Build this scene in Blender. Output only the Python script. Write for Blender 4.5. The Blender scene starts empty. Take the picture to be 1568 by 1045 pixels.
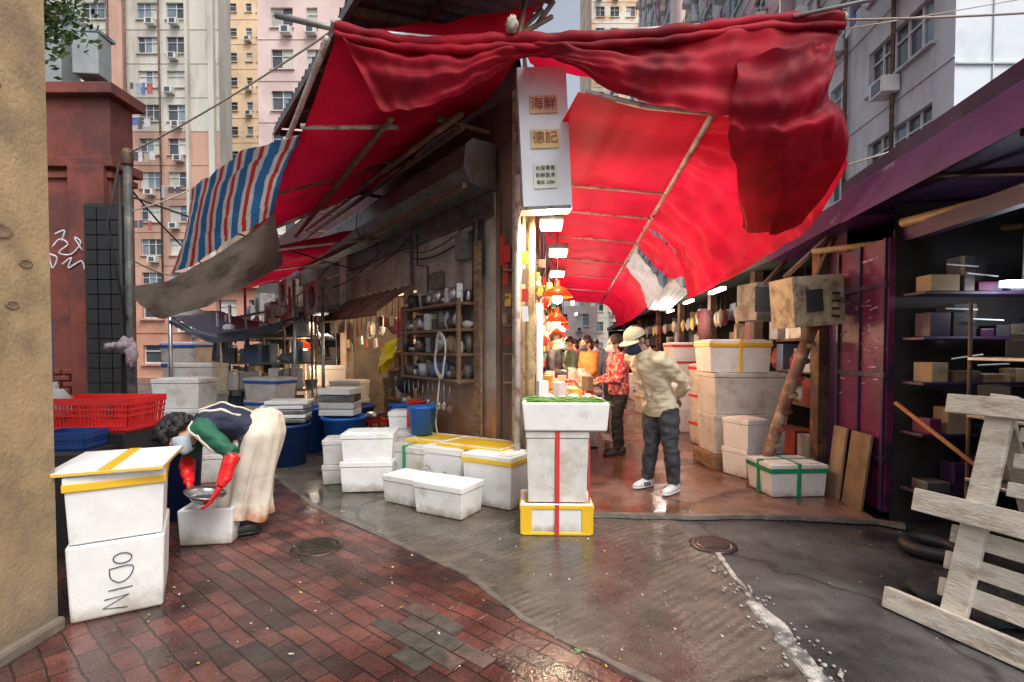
import bpy, bmesh, math, random
from mathutils import Vector, Matrix, noise
from mathutils.bvhtree import BVHTree
random.seed(7)
V3=Vector
Z=V3((0,0,1))
scene=bpy.context.scene
# ---------------------------------------------------------------- materials
MATS={}
def mat(name,col,rough=.6,metal=0,var=.2,sc=4,bump=0,bsc=60,col2=None,c2s=1.5,c2t=(.5,.62),rough2=None,rsc=2,emit=None,es=1,transl=0,zd=None,spec=.5,vec=None):
    if name in MATS: return MATS[name]
    m=bpy.data.materials.new(name); m.use_nodes=True; nt=m.node_tree; N=nt.nodes; L=nt.links
    p=N['Principled BSDF']; out=N['Material Output']
    geo=N.new('ShaderNodeNewGeometry'); pos=geo.outputs['Position']
    if vec:
        mp=N.new('ShaderNodeMapping'); mp.inputs['Scale'].default_value=vec; L.new(pos,mp.inputs['Vector']); pos=mp.outputs['Vector']
    n1=N.new('ShaderNodeTexNoise'); n1.inputs['Scale'].default_value=sc; n1.inputs['Detail'].default_value=8; n1.inputs['Roughness'].default_value=.6; L.new(pos,n1.inputs['Vector'])
    mr=N.new('ShaderNodeMapRange'); mr.inputs['From Min'].default_value=.3; mr.inputs['From Max'].default_value=.7
    mr.inputs['To Min'].default_value=1-var; mr.inputs['To Max'].default_value=1+var; L.new(n1.outputs['Fac'],mr.inputs['Value'])
    c=N.new('ShaderNodeRGB'); c.outputs[0].default_value=(*col,1); cur=c.outputs[0]
    def mixc(fac,a,b,mode='MIX'):
        mx=N.new('ShaderNodeMix'); mx.data_type='RGBA'; mx.blend_type=mode
        if isinstance(fac,(int,float)): mx.inputs[0].default_value=fac
        else: L.new(fac,mx.inputs[0])
        L.new(a,mx.inputs[6])
        if isinstance(b,tuple): mx.inputs[7].default_value=(*b,1)
        else: L.new(b,mx.inputs[7])
        return mx.outputs[2]
    if col2:
        n2=N.new('ShaderNodeTexNoise'); n2.inputs['Scale'].default_value=c2s; n2.inputs['Detail'].default_value=7; n2.inputs['Roughness'].default_value=.65; L.new(pos,n2.inputs['Vector'])
        r2=N.new('ShaderNodeMapRange'); r2.inputs['From Min'].default_value=c2t[0]; r2.inputs['From Max'].default_value=c2t[1]; L.new(n2.outputs['Fac'],r2.inputs['Value'])
        cur=mixc(r2.outputs['Result'],cur,col2)
    if zd:
        sp=N.new('ShaderNodeSeparateXYZ'); L.new(geo.outputs['Position'],sp.inputs[0])
        n3=N.new('ShaderNodeTexNoise'); n3.inputs['Scale'].default_value=zd[3] if len(zd)>3 else 5; n3.inputs['Detail'].default_value=8; L.new(geo.outputs['Position'],n3.inputs['Vector'])
        ma=N.new('ShaderNodeMath'); ma.operation='MULTIPLY_ADD'; L.new(n3.outputs['Fac'],ma.inputs[0]); ma.inputs[1].default_value=(zd[2]-zd[1])*1.6; L.new(sp.outputs['Z'],ma.inputs[2])
        r3=N.new('ShaderNodeMapRange'); r3.inputs['From Min'].default_value=zd[2]+(zd[2]-zd[1])*.8; r3.inputs['From Max'].default_value=zd[1]+(zd[2]-zd[1])*.8; L.new(ma.outputs[0],r3.inputs['Value'])
        cur=mixc(r3.outputs['Result'],cur,zd[0])
    vm=N.new('ShaderNodeVectorMath'); vm.operation='SCALE'; L.new(cur,vm.inputs[0]); L.new(mr.outputs['Result'],vm.inputs['Scale'])
    L.new(vm.outputs[0],p.inputs['Base Color'])
    p.inputs['Metallic'].default_value=metal; p.inputs['Roughness'].default_value=rough
    p.inputs['Specular IOR Level'].default_value=spec
    if rough2 is not None:
        n4=N.new('ShaderNodeTexNoise'); n4.inputs['Scale'].default_value=rsc; n4.inputs['Detail'].default_value=6; L.new(pos,n4.inputs['Vector'])
        r4=N.new('ShaderNodeMapRange'); r4.inputs['From Min'].default_value=.42; r4.inputs['From Max'].default_value=.6; r4.inputs['To Min'].default_value=rough; r4.inputs['To Max'].default_value=rough2
        L.new(n4.outputs['Fac'],r4.inputs['Value']); L.new(r4.outputs['Result'],p.inputs['Roughness'])
    if bump:
        nb=N.new('ShaderNodeTexNoise'); nb.inputs['Scale'].default_value=bsc; nb.inputs['Detail'].default_value=5; L.new(pos,nb.inputs['Vector'])
        bp=N.new('ShaderNodeBump'); bp.inputs['Strength'].default_value=bump; bp.inputs['Distance'].default_value=.01; L.new(nb.outputs['Fac'],bp.inputs['Height']); L.new(bp.outputs['Normal'],p.inputs['Normal'])
    if emit: p.inputs['Emission Color'].default_value=(*emit,1); p.inputs['Emission Strength'].default_value=es
    if transl:
        tr=N.new('ShaderNodeBsdfTranslucent'); L.new(vm.outputs[0],tr.inputs['Color'])
        ms=N.new('ShaderNodeMixShader'); ms.inputs[0].default_value=transl; L.new(p.outputs[0],ms.inputs[1]); L.new(tr.outputs[0],ms.inputs[2]); L.new(ms.outputs[0],out.inputs['Surface'])
    m['vm']=vm.name; MATS[name]=m
    return m
# ---------------------------------------------------------------- mesh builder
class B:
    def __init__(s): s.V=[];s.F=[];s.MI=[];s.S=[];s.mats=[]
    def mi(s,m):
        if m not in s.mats: s.mats.append(m)
        return s.mats.index(m)
    def add(s,vs,fs,m,smooth=False):
        o=len(s.V); s.V+= [V3(v) for v in vs]; k=s.mi(m)
        for f in fs: s.F.append(tuple(i+o for i in f)); s.MI.append(k); s.S.append(smooth)
    def quad(s,pts,m): s.add(pts,[tuple(range(len(pts)))],m)
    def box(s,c,sz,m,rz=0,rx=0,ry=0,tp=1,M=None):
        if M is None: M=Matrix.Rotation(rz,3,'Z')@Matrix.Rotation(ry,3,'Y')@Matrix.Rotation(rx,3,'X')
        c=V3(c); vs=[]
        for k in (-1,1):
            f=1 if k>0 else tp
            for x,y in ((-1,-1),(1,-1),(1,1),(-1,1)): vs.append(c+M@V3((x*sz[0]/2*f,y*sz[1]/2*f,k*sz[2]/2)))
        s.add(vs,[(3,2,1,0),(4,5,6,7),(0,1,5,4),(1,2,6,5),(2,3,7,6),(3,0,4,7)],m)
    def beam(s,p0,p1,w,h,m,up=Z):
        p0=V3(p0);p1=V3(p1); d=(p1-p0); l=d.length; d.normalize()
        x=d.cross(up); 
        if x.length<1e-4: x=V3((1,0,0))
        x.normalize(); y=x.cross(d)
        M=Matrix((x,d,y)).transposed()
        s.box((p0+p1)/2,(w,l,h),m,M=M)
    def path(s,pts,r,m,n=8,caps=True):
        pts=[V3(p) for p in pts]; rr=r if isinstance(r,(list,tuple)) else [r]*len(pts)
        vs=[];fs=[]
        prev=None
        for i,p in enumerate(pts):
            d=(pts[min(i+1,len(pts)-1)]-pts[max(i-1,0)]).normalized()
            if prev is None:
                x=d.cross(Z)
                if x.length<.05: x=d.cross(V3((0,1,0)))
            else: x=prev-d*prev.dot(d)
            x.normalize(); prev=x; y=d.cross(x)
            for k in range(n):
                a=2*math.pi*k/n; vs.append(p+(x*math.cos(a)+y*math.sin(a))*rr[i])
        for i in range(len(pts)-1):
            for k in range(n): fs.append((i*n+k,i*n+(k+1)%n,(i+1)*n+(k+1)%n,(i+1)*n+k))
        if caps: fs.append(tuple(range(n))[::-1]); o=(len(pts)-1)*n; fs.append(tuple(o+k for k in range(n)))
        s.add(vs,fs,m,True)
    def loft(s,secs,side,m,n=16,caps=True):
        side=V3(side); vs=[];fs=[]; P=[V3(q[0]) for q in secs]
        for i,q in enumerate(secs):
            d=(P[min(i+1,len(P)-1)]-P[max(i-1,0)]).normalized()
            x=(side-d*side.dot(d)).normalized(); y=d.cross(x)
            for k in range(n):
                a=2*math.pi*k/n; vs.append(P[i]+x*math.cos(a)*q[1]+y*math.sin(a)*q[2])
        for i in range(len(P)-1):
            for k in range(n): fs.append((i*n+k,i*n+(k+1)%n,(i+1)*n+(k+1)%n,(i+1)*n+k))
        if caps: fs.append(tuple(range(n))[::-1]); o=(len(P)-1)*n; fs.append(tuple(o+k for k in range(n)))
        s.add(vs,fs,m,True)
    def lathe(s,c,prof,m,n=20,M=None):
        c=V3(c); M=M or Matrix.Identity(3); vs=[];fs=[]
        for r,z in prof:
            for k in range(n):
                a=2*math.pi*k/n; vs.append(c+M@V3((r*math.cos(a),r*math.sin(a),z)))
        for i in range(len(prof)-1):
            for k in range(n): fs.append((i*n+k,i*n+(k+1)%n,(i+1)*n+(k+1)%n,(i+1)*n+k))
        s.add(vs,fs,m,True)
    def sph(s,c,r,m,M=None,nu=16,nv=10,lo=0,hi=1,nz=0,nsc=10):
        c=V3(c); M=M or Matrix.Identity(3)
        if not isinstance(r,(tuple,list)): r=(r,r,r)
        vs=[];fs=[]
        for j in range(nv+1):
            t=math.pi*(lo+(hi-lo)*j/nv)
            for k in range(nu):
                a=2*math.pi*k/nu
                q=V3((math.sin(t)*math.cos(a),math.sin(t)*math.sin(a),math.cos(t)))
                f=1+nz*noise.noise(q*nsc+c*7)
                vs.append(c+M@V3((q.x*r[0]*f,q.y*r[1]*f,q.z*r[2]*f)))
        for j in range(nv):
            for k in range(nu): fs.append((j*nu+k,(j+1)*nu+k,(j+1)*nu+(k+1)%nu,j*nu+(k+1)%nu))
        s.add(vs,fs,m,True)
    def grid(s,f,nu,nv,m,matf=None,smooth=True):
        o=len(s.V); k0=s.mi(m)
        for j in range(nv+1):
            for i in range(nu+1): s.V.append(V3(f(i/nu,j/nv)))
        for j in range(nv):
            for i in range(nu):
                a=o+j*(nu+1)+i; s.F.append((a,a+1,a+nu+2,a+nu+1)); s.S.append(smooth)
                s.MI.append(s.mi(matf((i+.5)/nu,(j+.5)/nv)) if matf else k0)
    def out(s,name,bevel=0,parent=None,seg=2,origin=True):
        me=bpy.data.meshes.new(name)
        c=V3((0,0,0))
        if origin and s.V:
            xs=[v.x for v in s.V];ys=[v.y for v in s.V];zs=[v.z for v in s.V]
            c=V3(((min(xs)+max(xs))/2,(min(ys)+max(ys))/2,min(zs)))
        me.from_pydata([v-c for v in s.V],[],s.F)
        for m in s.mats: me.materials.append(m)
        me.polygons.foreach_set('material_index',s.MI); me.polygons.foreach_set('use_smooth',s.S); me.update()
        o=bpy.data.objects.new(name,me); scene.collection.objects.link(o); o.location=c
        if bevel:
            b=o.modifiers.new('bevel','BEVEL'); b.width=bevel; b.segments=seg; b.limit_method='ANGLE'; b.angle_limit=math.radians(40)
        if parent: o.parent=parent
        return o
def empty(name):
    e=bpy.data.objects.new(name,None); scene.collection.objects.link(e); e.empty_display_size=.1; return e
def fused(b,name,vox,parent,smooth=4,disp=0,dsc=.1):
    """fuse overlapping lofts into one continuous skin, keep the material of nearest source face"""
    tree=BVHTree.FromPolygons(b.V,b.F); MI=list(b.MI)
    o=b.out(name,origin=False)
    r=o.modifiers.new('r','REMESH'); r.mode='VOXEL'; r.voxel_size=vox; r.use_smooth_shade=True
    sm=o.modifiers.new('s','SMOOTH'); sm.iterations=smooth; sm.factor=.5
    dg=bpy.context.evaluated_depsgraph_get(); me=bpy.data.meshes.new_from_object(o.evaluated_get(dg))
    o.modifiers.clear(); o.data=me
    me.materials.clear()
    for m in b.mats: me.materials.append(m)
    for p in me.polygons:
        hit=tree.find_nearest(p.center)
        p.material_index=MI[hit[2]]; p.use_smooth=True
    if disp:
        nn=[v.normal.copy() for v in me.vertices]
        for v,n in zip(me.vertices,nn):
            q=v.co/dsc; v.co+=n*disp*(noise.noise(q)+.5*noise.noise(V3((q.x*.8,q.y*.8,q.z*2.6))+V3((3,1,7))))
    if parent: o.parent=parent
    return o
def cr(p0,p1,p2,p3,t): return .5*((2*p1)+(p2-p0)*t+(2*p0-5*p1+4*p2-p3)*t*t+(3*p1-p0-3*p2+p3)*t**3)
def interp(P,t):
    n=len(P)-1; x=t*n; i=min(int(x),n-1); f=x-i
    return cr(P[max(i-1,0)],P[i],P[i+1],P[min(i+2,n)],f)
def sheet(b,rows,nu,nv,m,wr=.02,ws=8,wv=2,seed=0,matf=None,dirn=(0.3,-.6,.6),lump=.5):
    rows=[[V3(p) for p in r] for r in rows]; dn=V3(dirn)
    def f(u,v):
        p=interp([interp(r,u) for r in rows],v)
        w=noise.noise(V3((u*ws,v*wv,seed)))+.5*noise.noise(V3((u*ws*2.3,v*wv*1.7,seed+5)))+lump*noise.noise(V3((u*ws*.4,v*wv*3,seed+9)))
        return p+dn*wr*w
    b.grid(f,nu,nv,m,matf)
def rope(b,p0,p1,r,m,sag=.05,n=10):
    p0=V3(p0);p1=V3(p1); b.path([p0.lerp(p1,i/n)-Z*sag*4*(i/n)*(1-i/n) for i in range(n+1)],r,m,6)
def text(s,M,loc,size,m,parent,name,align='CENTER'):
    c=bpy.data.curves.new(name,'FONT'); c.body=s; c.size=size; c.align_x=align; c.align_y='CENTER'; c.extrude=.001; c.materials.append(m)
    o=bpy.data.objects.new(name,c); scene.collection.objects.link(o); o.matrix_world=Matrix.Translation(loc)@M.to_4x4()
    if parent: o.parent=parent; o.matrix_parent_inverse=Matrix.Translation(-V3(parent.location))
    return o
def surf_path(b,body,pts,r,m,off=.004,n=24):
    """lay a strap on the surface of a body mesh"""
    me=body.data; tree=BVHTree.FromPolygons([v.co for v in me.vertices],[tuple(p.vertices) for p in me.polygons])
    P=[]
    for i in range(n+1):
        q=interp([V3(p) for p in pts],i/n); h=tree.find_nearest(q)
        P.append(h[0]+h[1]*off)
    b.path(P,r,m,6)
# ---------------------------------------------------------------- palette
foam=mat('styrofoam',(.78,.79,.78),.65,var=.06,sc=9,bump=.25,bsc=170,col2=(.58,.55,.49),c2s=4,c2t=(.56,.74),zd=((.36,.31,.24),0,.1,9))
foam_d=mat('styrofoam_dirty',(.62,.61,.58),.65,var=.1,sc=6,bump=.25,bsc=170,col2=(.42,.37,.3),c2s=5,c2t=(.5,.7),zd=((.3,.26,.2),0,.15,9))
t_yel=mat('tape_yellow',(.8,.5,.03),.3,var=.08); t_red=mat('tape_red',(.6,.04,.04),.3,var=.08)
t_grn=mat('tape_green',(.02,.28,.14),.3,var=.08); t_blu=mat('tape_blue',(.03,.12,.5),.3,var=.08)
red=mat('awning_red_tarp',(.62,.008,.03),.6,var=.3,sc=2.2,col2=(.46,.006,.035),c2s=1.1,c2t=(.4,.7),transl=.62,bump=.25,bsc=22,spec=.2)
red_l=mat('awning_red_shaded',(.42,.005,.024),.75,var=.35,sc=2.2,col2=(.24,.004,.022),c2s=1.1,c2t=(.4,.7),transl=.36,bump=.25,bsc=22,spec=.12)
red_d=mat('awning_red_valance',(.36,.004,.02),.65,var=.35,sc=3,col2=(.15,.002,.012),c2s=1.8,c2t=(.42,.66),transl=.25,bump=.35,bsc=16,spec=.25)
grey_t=mat('grey_tarp',(.34,.29,.25),.8,var=.25,sc=3,col2=(.17,.14,.12),c2s=2,transl=.2,bump=.3,bsc=20,spec=.2)
st_b=mat('stripe_blue',(.035,.15,.34),.6,var=.25,transl=.35,spec=.2); st_w=mat('stripe_white',(.55,.54,.52),.6,var=.2,transl=.35,spec=.2); st_r=mat('stripe_red',(.5,.04,.035),.6,var=.2,transl=.35,spec=.2)
steel=mat('galvanised_steel',(.35,.36,.37),.4,.8,var=.25,sc=8,col2=(.2,.12,.08),c2s=6,c2t=(.58,.7))
rust=mat('rusty_metal',(.12,.08,.06),.65,.4,var=.4,sc=6,col2=(.24,.12,.06),c2s=4)
pale_bar=mat('awning_bar',(.55,.5,.47),.5,.1,var=.2,sc=6,col2=(.3,.2,.15),c2s=7)
black=mat('black_plastic',(.02,.02,.022),.5,var=.3)
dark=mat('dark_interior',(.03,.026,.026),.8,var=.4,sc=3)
white=mat('white_paint',(.72,.73,.74),.45,var=.08,sc=5,col2=(.45,.42,.38),c2s=5,c2t=(.58,.75))
bluepl=mat('blue_plastic',(.015,.13,.5),.35,var=.15); bluedk=mat('dark_blue_plastic',(.01,.05,.2),.4,var=.2)
redpl=mat('red_plastic',(.6,.02,.02),.35,var=.15); yelpl=mat('yellow_plastic',(.8,.6,.02),.35,var=.12,bump=.4,bsc=25); grnpl=mat('green_plastic',(.03,.3,.1),.4,var=.2)
wood=mat('weathered_wood',(.26,.17,.1),.7,var=.35,sc=6,col2=(.14,.09,.06),c2s=5,bump=.4,bsc=40,vec=(1,1,4))
card=mat('cardboard',(.36,.25,.15),.8,var=.2,sc=4,col2=(.25,.16,.09),c2s=4)
rope_m=mat('rope',(.4,.36,.3),.8,var=.2); wire_m=mat('wire',(.03,.03,.03),.6)
foodg=mat('green_chives',(.07,.24,.03),.5,var=.5,sc=30); ink=mat('marker_ink',(.03,.03,.04),.5)
bag=mat('plastic_bag',(.5,.52,.55),.3,var=.25,sc=8,transl=.25,bump=.6,bsc=18)
greyst=mat('grimy_grey',(.16,.16,.155),.5,.2,var=.4,sc=8,col2=(.09,.07,.055),c2s=7)
al=mat('aluminium_pot',(.42,.42,.43),.35,.8,var=.3,sc=9,col2=(.15,.13,.11),c2s=9)
fred=mat('faded_red',(.3,.05,.04),.6,var=.3); fblue=mat('faded_blue',(.08,.14,.25),.5,var=.3); cream=mat('cream_box',(.5,.42,.3),.6); redbox=mat('red_box',(.5,.06,.04),.6)
# ---------------------------------------------------------------- camera / light
cam=bpy.data.cameras.new('camera'); co=bpy.data.objects.new('camera',cam); scene.collection.objects.link(co); scene.camera=co
co.location=(0,0,1.42); co.rotation_euler=(math.radians(88.5),0,0); cam.lens=18; cam.sensor_width=36; cam.shift_y=.0207; cam.clip_end=1500; cam.clip_start=.05
w=bpy.data.worlds.new('World'); scene.world=w; w.use_nodes=True; nt=w.node_tree
sky=nt.nodes.new('ShaderNodeTexSky'); sky.sky_type='NISHITA'; sky.sun_disc=False; sky.sun_elevation=math.radians(58); sky.sun_rotation=math.radians(150)
sky.air_density=1.0; sky.dust_density=6; sky.ozone_density=1
hs=nt.nodes.new('ShaderNodeHueSaturation'); hs.inputs['Saturation'].default_value=.45; hs.inputs['Value'].default_value=1.55
bg=nt.nodes['Background']; nt.links.new(sky.outputs[0],hs.inputs['Color']); nt.links.new(hs.outputs[0],bg.inputs[0]); bg.inputs[1].default_value=.15
sl=bpy.data.lights.new('sun','SUN'); sl.energy=1.2; sl.angle=math.radians(25); sl.color=(1,.97,.93); so=bpy.data.objects.new('sun',sl); scene.collection.objects.link(so)
so.rotation_euler=(math.radians(32),0,math.radians(30))
scene.view_settings.view_transform='Standard'; scene.view_settings.look='None'; scene.view_settings.exposure=0
def point(name,loc,e,col=(1,.72,.42),r=.05):
    l=bpy.data.lights.new(name,'POINT'); l.energy=e; l.color=col; l.shadow_soft_size=r
    o=bpy.data.objects.new(name,l); scene.collection.objects.link(o); o.location=loc; return o
# ---------------------------------------------------------------- frames
C=V3((.10,4.9,0)); L=V3((-.58,.8146,0)); NL=V3((-.8146,-.58,0)); A=V3((.109,.994,0)); NA=V3((.994,-.109,0))
def LF(t,o,z): return C+L*t+NL*o+Z*z
def AF(t,o,z): return C+A*t+NA*o+Z*z
ML=Matrix((-L,-NL,Z)).transposed()
MA=Matrix((A,-NA,Z)).transposed()
rzL=math.atan2(-L.y,-L.x); rzA=math.atan2(A.y,A.x)
# ---------------------------------------------------------------- ground
def groundmat(name,col,col2,r1,r2,bump=.5,bs=35,brick=None,wave=None,crack=0,rsc=.8):
    m=mat(name,col,r1,var=.4,sc=4.5,col2=col2,c2s=1.1,c2t=(.42,.6),rough2=r2,rsc=rsc)
    nt=m.node_tree; N=nt.nodes; Lk=nt.links; p=N['Principled BSDF']; geo=[n for n in N if n.type=='NEW_GEOMETRY'][0]
    vm=N[m['vm']]; colr=vm.outputs[0]
    rs=p.inputs['Roughness'].links[0].from_socket
    wet=N.new('ShaderNodeMapRange'); wet.inputs['From Min'].default_value=r1; wet.inputs['From Max'].default_value=r2; wet.inputs['To Min'].default_value=.6; wet.inputs['To Max'].default_value=1.15; Lk.new(rs,wet.inputs['Value'])
    sm=N.new('ShaderNodeVectorMath'); sm.operation='SCALE'; Lk.new(colr,sm.inputs[0]); Lk.new(wet.outputs['Result'],sm.inputs['Scale']); colr=sm.outputs[0]
    sp=N.new('ShaderNodeTexNoise'); sp.inputs['Scale'].default_value=150; sp.inputs['Detail'].default_value=3; Lk.new(geo.outputs['Position'],sp.inputs['Vector'])
    sr=N.new('ShaderNodeMapRange'); sr.inputs['From Min'].default_value=.35; sr.inputs['From Max'].default_value=.7; sr.inputs['To Min'].default_value=.7; sr.inputs['To Max'].default_value=1.5; Lk.new(sp.outputs['Fac'],sr.inputs['Value'])
    s2=N.new('ShaderNodeVectorMath'); s2.operation='SCALE'; Lk.new(colr,s2.inputs[0]); Lk.new(sr.outputs['Result'],s2.inputs['Scale']); colr=s2.outputs[0]
    nb=N.new('ShaderNodeTexNoise'); nb.inputs['Scale'].default_value=bs; nb.inputs['Detail'].default_value=8; Lk.new(geo.outputs['Position'],nb.inputs['Vector'])
    h=nb.outputs['Fac']
    mp=N.new('ShaderNodeMapping'); mp.inputs['Rotation'].default_value=(0,0,math.radians(brick or wave or 0)); Lk.new(geo.outputs['Position'],mp.inputs['Vector'])
    if brick is not None:
        nd=N.new('ShaderNodeTexNoise'); nd.inputs['Scale'].default_value=4; nd.inputs['Detail'].default_value=5; Lk.new(mp.outputs[0],nd.inputs['Vector'])
        ad=N.new('ShaderNodeVectorMath'); ad.operation='MULTIPLY_ADD'; Lk.new(nd.outputs['Color'],ad.inputs[0]); ad.inputs[1].default_value=(.04,.04,0); Lk.new(mp.outputs[0],ad.inputs[2])
        bk=N.new('ShaderNodeTexBrick'); Lk.new(ad.outputs[0],bk.inputs['Vector']); bk.inputs['Scale'].default_value=1
        bk.inputs['Brick Width'].default_value=.2; bk.inputs['Row Height'].default_value=.1; bk.inputs['Mortar Size'].default_value=.006; bk.inputs['Mortar Smooth'].default_value=.5
        bk.inputs['Color1'].default_value=(1.3,1.0,.95,1); bk.inputs['Color2'].default_value=(.5,.62,.68,1); bk.inputs['Mortar'].default_value=(.3,.36,.34,1)
        mx=N.new('ShaderNodeVectorMath'); mx.operation='MULTIPLY'; Lk.new(colr,mx.inputs[0]); Lk.new(bk.outputs['Color'],mx.inputs[1]); colr=mx.outputs[0]
        mm=N.new('ShaderNodeMath'); mm.operation='MULTIPLY_ADD'; Lk.new(bk.outputs['Fac'],mm.inputs[0]); mm.inputs[1].default_value=-1.2; Lk.new(h,mm.inputs[2]); h=mm.outputs[0]
    if wave:
        wv=N.new('ShaderNodeTexWave'); wv.inputs['Scale'].default_value=5.5; wv.inputs['Distortion'].default_value=1.4; wv.inputs['Detail'].default_value=3; Lk.new(mp.outputs[0],wv.inputs['Vector'])
        mm=N.new('ShaderNodeMath'); mm.operation='MULTIPLY_ADD'; Lk.new(wv.outputs['Fac'],mm.inputs[0]); mm.inputs[1].default_value=.5; Lk.new(h,mm.inputs[2]); h=mm.outputs[0]
    if crack:
        nd=N.new('ShaderNodeTexNoise'); nd.inputs['Scale'].default_value=3; nd.inputs['Detail'].default_value=6; Lk.new(geo.outputs['Position'],nd.inputs['Vector'])
        ad=N.new('ShaderNodeVectorMath'); ad.operation='MULTIPLY_ADD'; Lk.new(nd.outputs['Color'],ad.inputs[0]); ad.inputs[1].default_value=(.5,.5,0); Lk.new(geo.outputs['Position'],ad.inputs[2])
        vo=N.new('ShaderNodeTexVoronoi'); vo.feature='DISTANCE_TO_EDGE'; vo.inputs['Scale'].default_value=crack; Lk.new(ad.outputs[0],vo.inputs['Vector'])
        cr_=N.new('ShaderNodeMapRange'); cr_.inputs['From Min'].default_value=0; cr_.inputs['From Max'].default_value=.014; cr_.inputs['To Min'].default_value=.35; cr_.inputs['To Max'].default_value=1; Lk.new(vo.outputs['Distance'],cr_.inputs['Value'])
        s3=N.new('ShaderNodeVectorMath'); s3.operation='SCALE'; Lk.new(colr,s3.inputs[0]); Lk.new(cr_.outputs['Result'],s3.inputs['Scale']); colr=s3.outputs[0]
        mm=N.new('ShaderNodeMath'); mm.operation='MULTIPLY_ADD'; Lk.new(cr_.outputs['Result'],mm.inputs[0]); mm.inputs[1].default_value=.8; Lk.new(h,mm.inputs[2]); h=mm.outputs[0]
    Lk.new(colr,p.inputs['Base Color'])
    st=N.new('ShaderNodeMapRange'); st.inputs['From Min'].default_value=r1; st.inputs['From Max'].default_value=r2; st.inputs['To Min'].default_value=bump*.25; st.inputs['To Max'].default_value=bump; Lk.new(rs,st.inputs['Value'])
    bp=N.new('ShaderNodeBump'); Lk.new(st.outputs['Result'],bp.inputs['Strength']); bp.inputs['Distance'].default_value=.012; Lk.new(h,bp.inputs['Height']); Lk.new(bp.outputs[0],p.inputs['Normal'])
    return m
asph=groundmat('wet_asphalt',(.085,.088,.093),(.045,.045,.048),.1,.5,.6,60,crack=.45)
conc=groundmat('wet_concrete',(.14,.12,.098),(.075,.062,.052),.06,.4,.55,45,wave=52,crack=.3,rsc=1.1)
pav=groundmat('wet_red_pavers',(.15,.062,.052),(.078,.052,.045),.08,.45,.6,50,brick=40,rsc=1.0)
alleym=groundmat('alley_floor',(.24,.12,.08),(.15,.085,.062),.08,.4,.4,45,crack=.5,rsc=1.1)
def poly(name,pts,z,m,th=0):
    b=B(); n=len(pts)
    if th:
        vs=[(x,y,z) for x,y in pts]+[(x,y,z-th) for x,y in pts]; b.add(vs,[tuple(range(n))]+[((i+1)%n,i,i+n,(i+1)%n+n) for i in range(n)],m)
    else: b.add([(x,y,z) for x,y in pts],[tuple(range(n))],m)
    return b.out(name,origin=False)
poly('ground',[(-300,-300),(300,-300),(300,400),(-300,400)],0,asph)
kerbline=[(-4.2,8.2),(-2.9,6.0),(-1.76,4.54),(-1.0,3.84),(-.256,3.14),(.054,2.65),(.35,2.36),(.62,2.1),(1.0,1.2),(1.1,-3)]
poly('concrete_road',[(-9,16.5),(-9,10)]+kerbline+[(1.33,-3),(1.31,2.18),(1.35,2.82),(1.42,3.5),(1.3,4.6),(.4,4.8),(.1,4.95),(-6.6,15)],.004,conc)
poly('brick_pavement',[(-9,9.2)]+kerbline+[(-9,-3)],.008,pav)
edge=[(.12,4.45),(.7,4.28),(1.1,4.25),(1.6,4.22),(2.0,4.24),(2.4,4.2),(2.95,4.1)]
poly('alley_floor',edge+[(3.4,6),(6.5,34),(3.5,34)],.035,alleym,.06)
b=B(); kj=mat('kerb_stone',(.12,.105,.09),.3,var=.5,sc=9,rough2=.6,bump=.6,bsc=30)
def irregular(b,pts,w,h,m,seed=0,z=0):
    """worn strip with uneven edges following a polyline"""
    P=[]
    for (x0,y0),(x1,y1) in zip(pts,pts[1:]):
        n=max(2,int(math.hypot(x1-x0,y1-y0)/.06)); P+=[V3((x0+(x1-x0)*i/n,y0+(y1-y0)*i/n,0)) for i in range(n)]
    P.append(V3((*pts[-1],0))); vs=[];fs=[]
    for i,p in enumerate(P):
        d=(P[min(i+1,len(P)-1)]-P[max(i-1,0)]).normalized(); s=V3((-d.y,d.x,0)); a=w*(.5+.35*noise.noise(p*6+V3((seed,0,0)))); c=w*(.5+.35*noise.noise(p*6+V3((seed+9,0,0))))
        hh=h*(1+.3*noise.noise(p*9)); vs+=[p-s*a+Z*(z-.01),p-s*a*.8+Z*(z+hh),p+s*c*.8+Z*(z+hh),p+s*c+Z*(z-.01)]
    for i in range(len(P)-1):
        for k in range(3): fs.append((4*i+k,4*i+k+1,4*i+5+k,4*i+4+k))
    b.add(vs,fs,m,False)
irregular(b,kerbline[1:9],.05,.006,kj,0,.009); b.out('kerb_edging')
b=B(); irregular(b,[(.3,4.44)]+edge[1:]+[(3.1,4.0)],.07,.02,kj,4,.02); b.out('alley_step_edge')
b=B(); paint=mat('worn_white_paint',(.42,.42,.4),.5,var=.3,sc=20,col2=(.1,.1,.1),c2s=7,c2t=(.45,.55))
ln=[(1.42,3.5),(1.38,3.15),(1.35,2.82),(1.34,2.5),(1.31,2.18),(1.3,1.6),(1.32,1)]
irregular(b,ln[:3],.035,.002,paint,2,.012); irregular(b,ln[2:],.10,.003,paint,3,.012)
b.out('painted_line',origin=False)
b=B(); crumb=mat('concrete_crumbs',(.3,.28,.26),.8,var=.4,sc=30)
for i in range(260):
    t=random.random(); x=1.33+random.gauss(0,.07)+.0*t; y=1.7+1.6*t*t; s=random.uniform(.004,.013); b.sph((x,y,.012),(s,s,s*.6),crumb,nu=6,nv=4,nz=.5)
for i in range(160): 
    s=random.uniform(.003,.008); b.sph((random.uniform(-2,3),random.uniform(2,4.6),.012),(s,s,s*.6),crumb,nu=5,nv=4,nz=.5)
b.out('gravel_crumbs')
b=B(); tile=mat('grey_paving_tile',(.07,.066,.058),.2,var=.4,sc=12,rough2=.55,bump=.5,bsc=60,col2=(.1,.06,.05),c2s=3)
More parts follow.
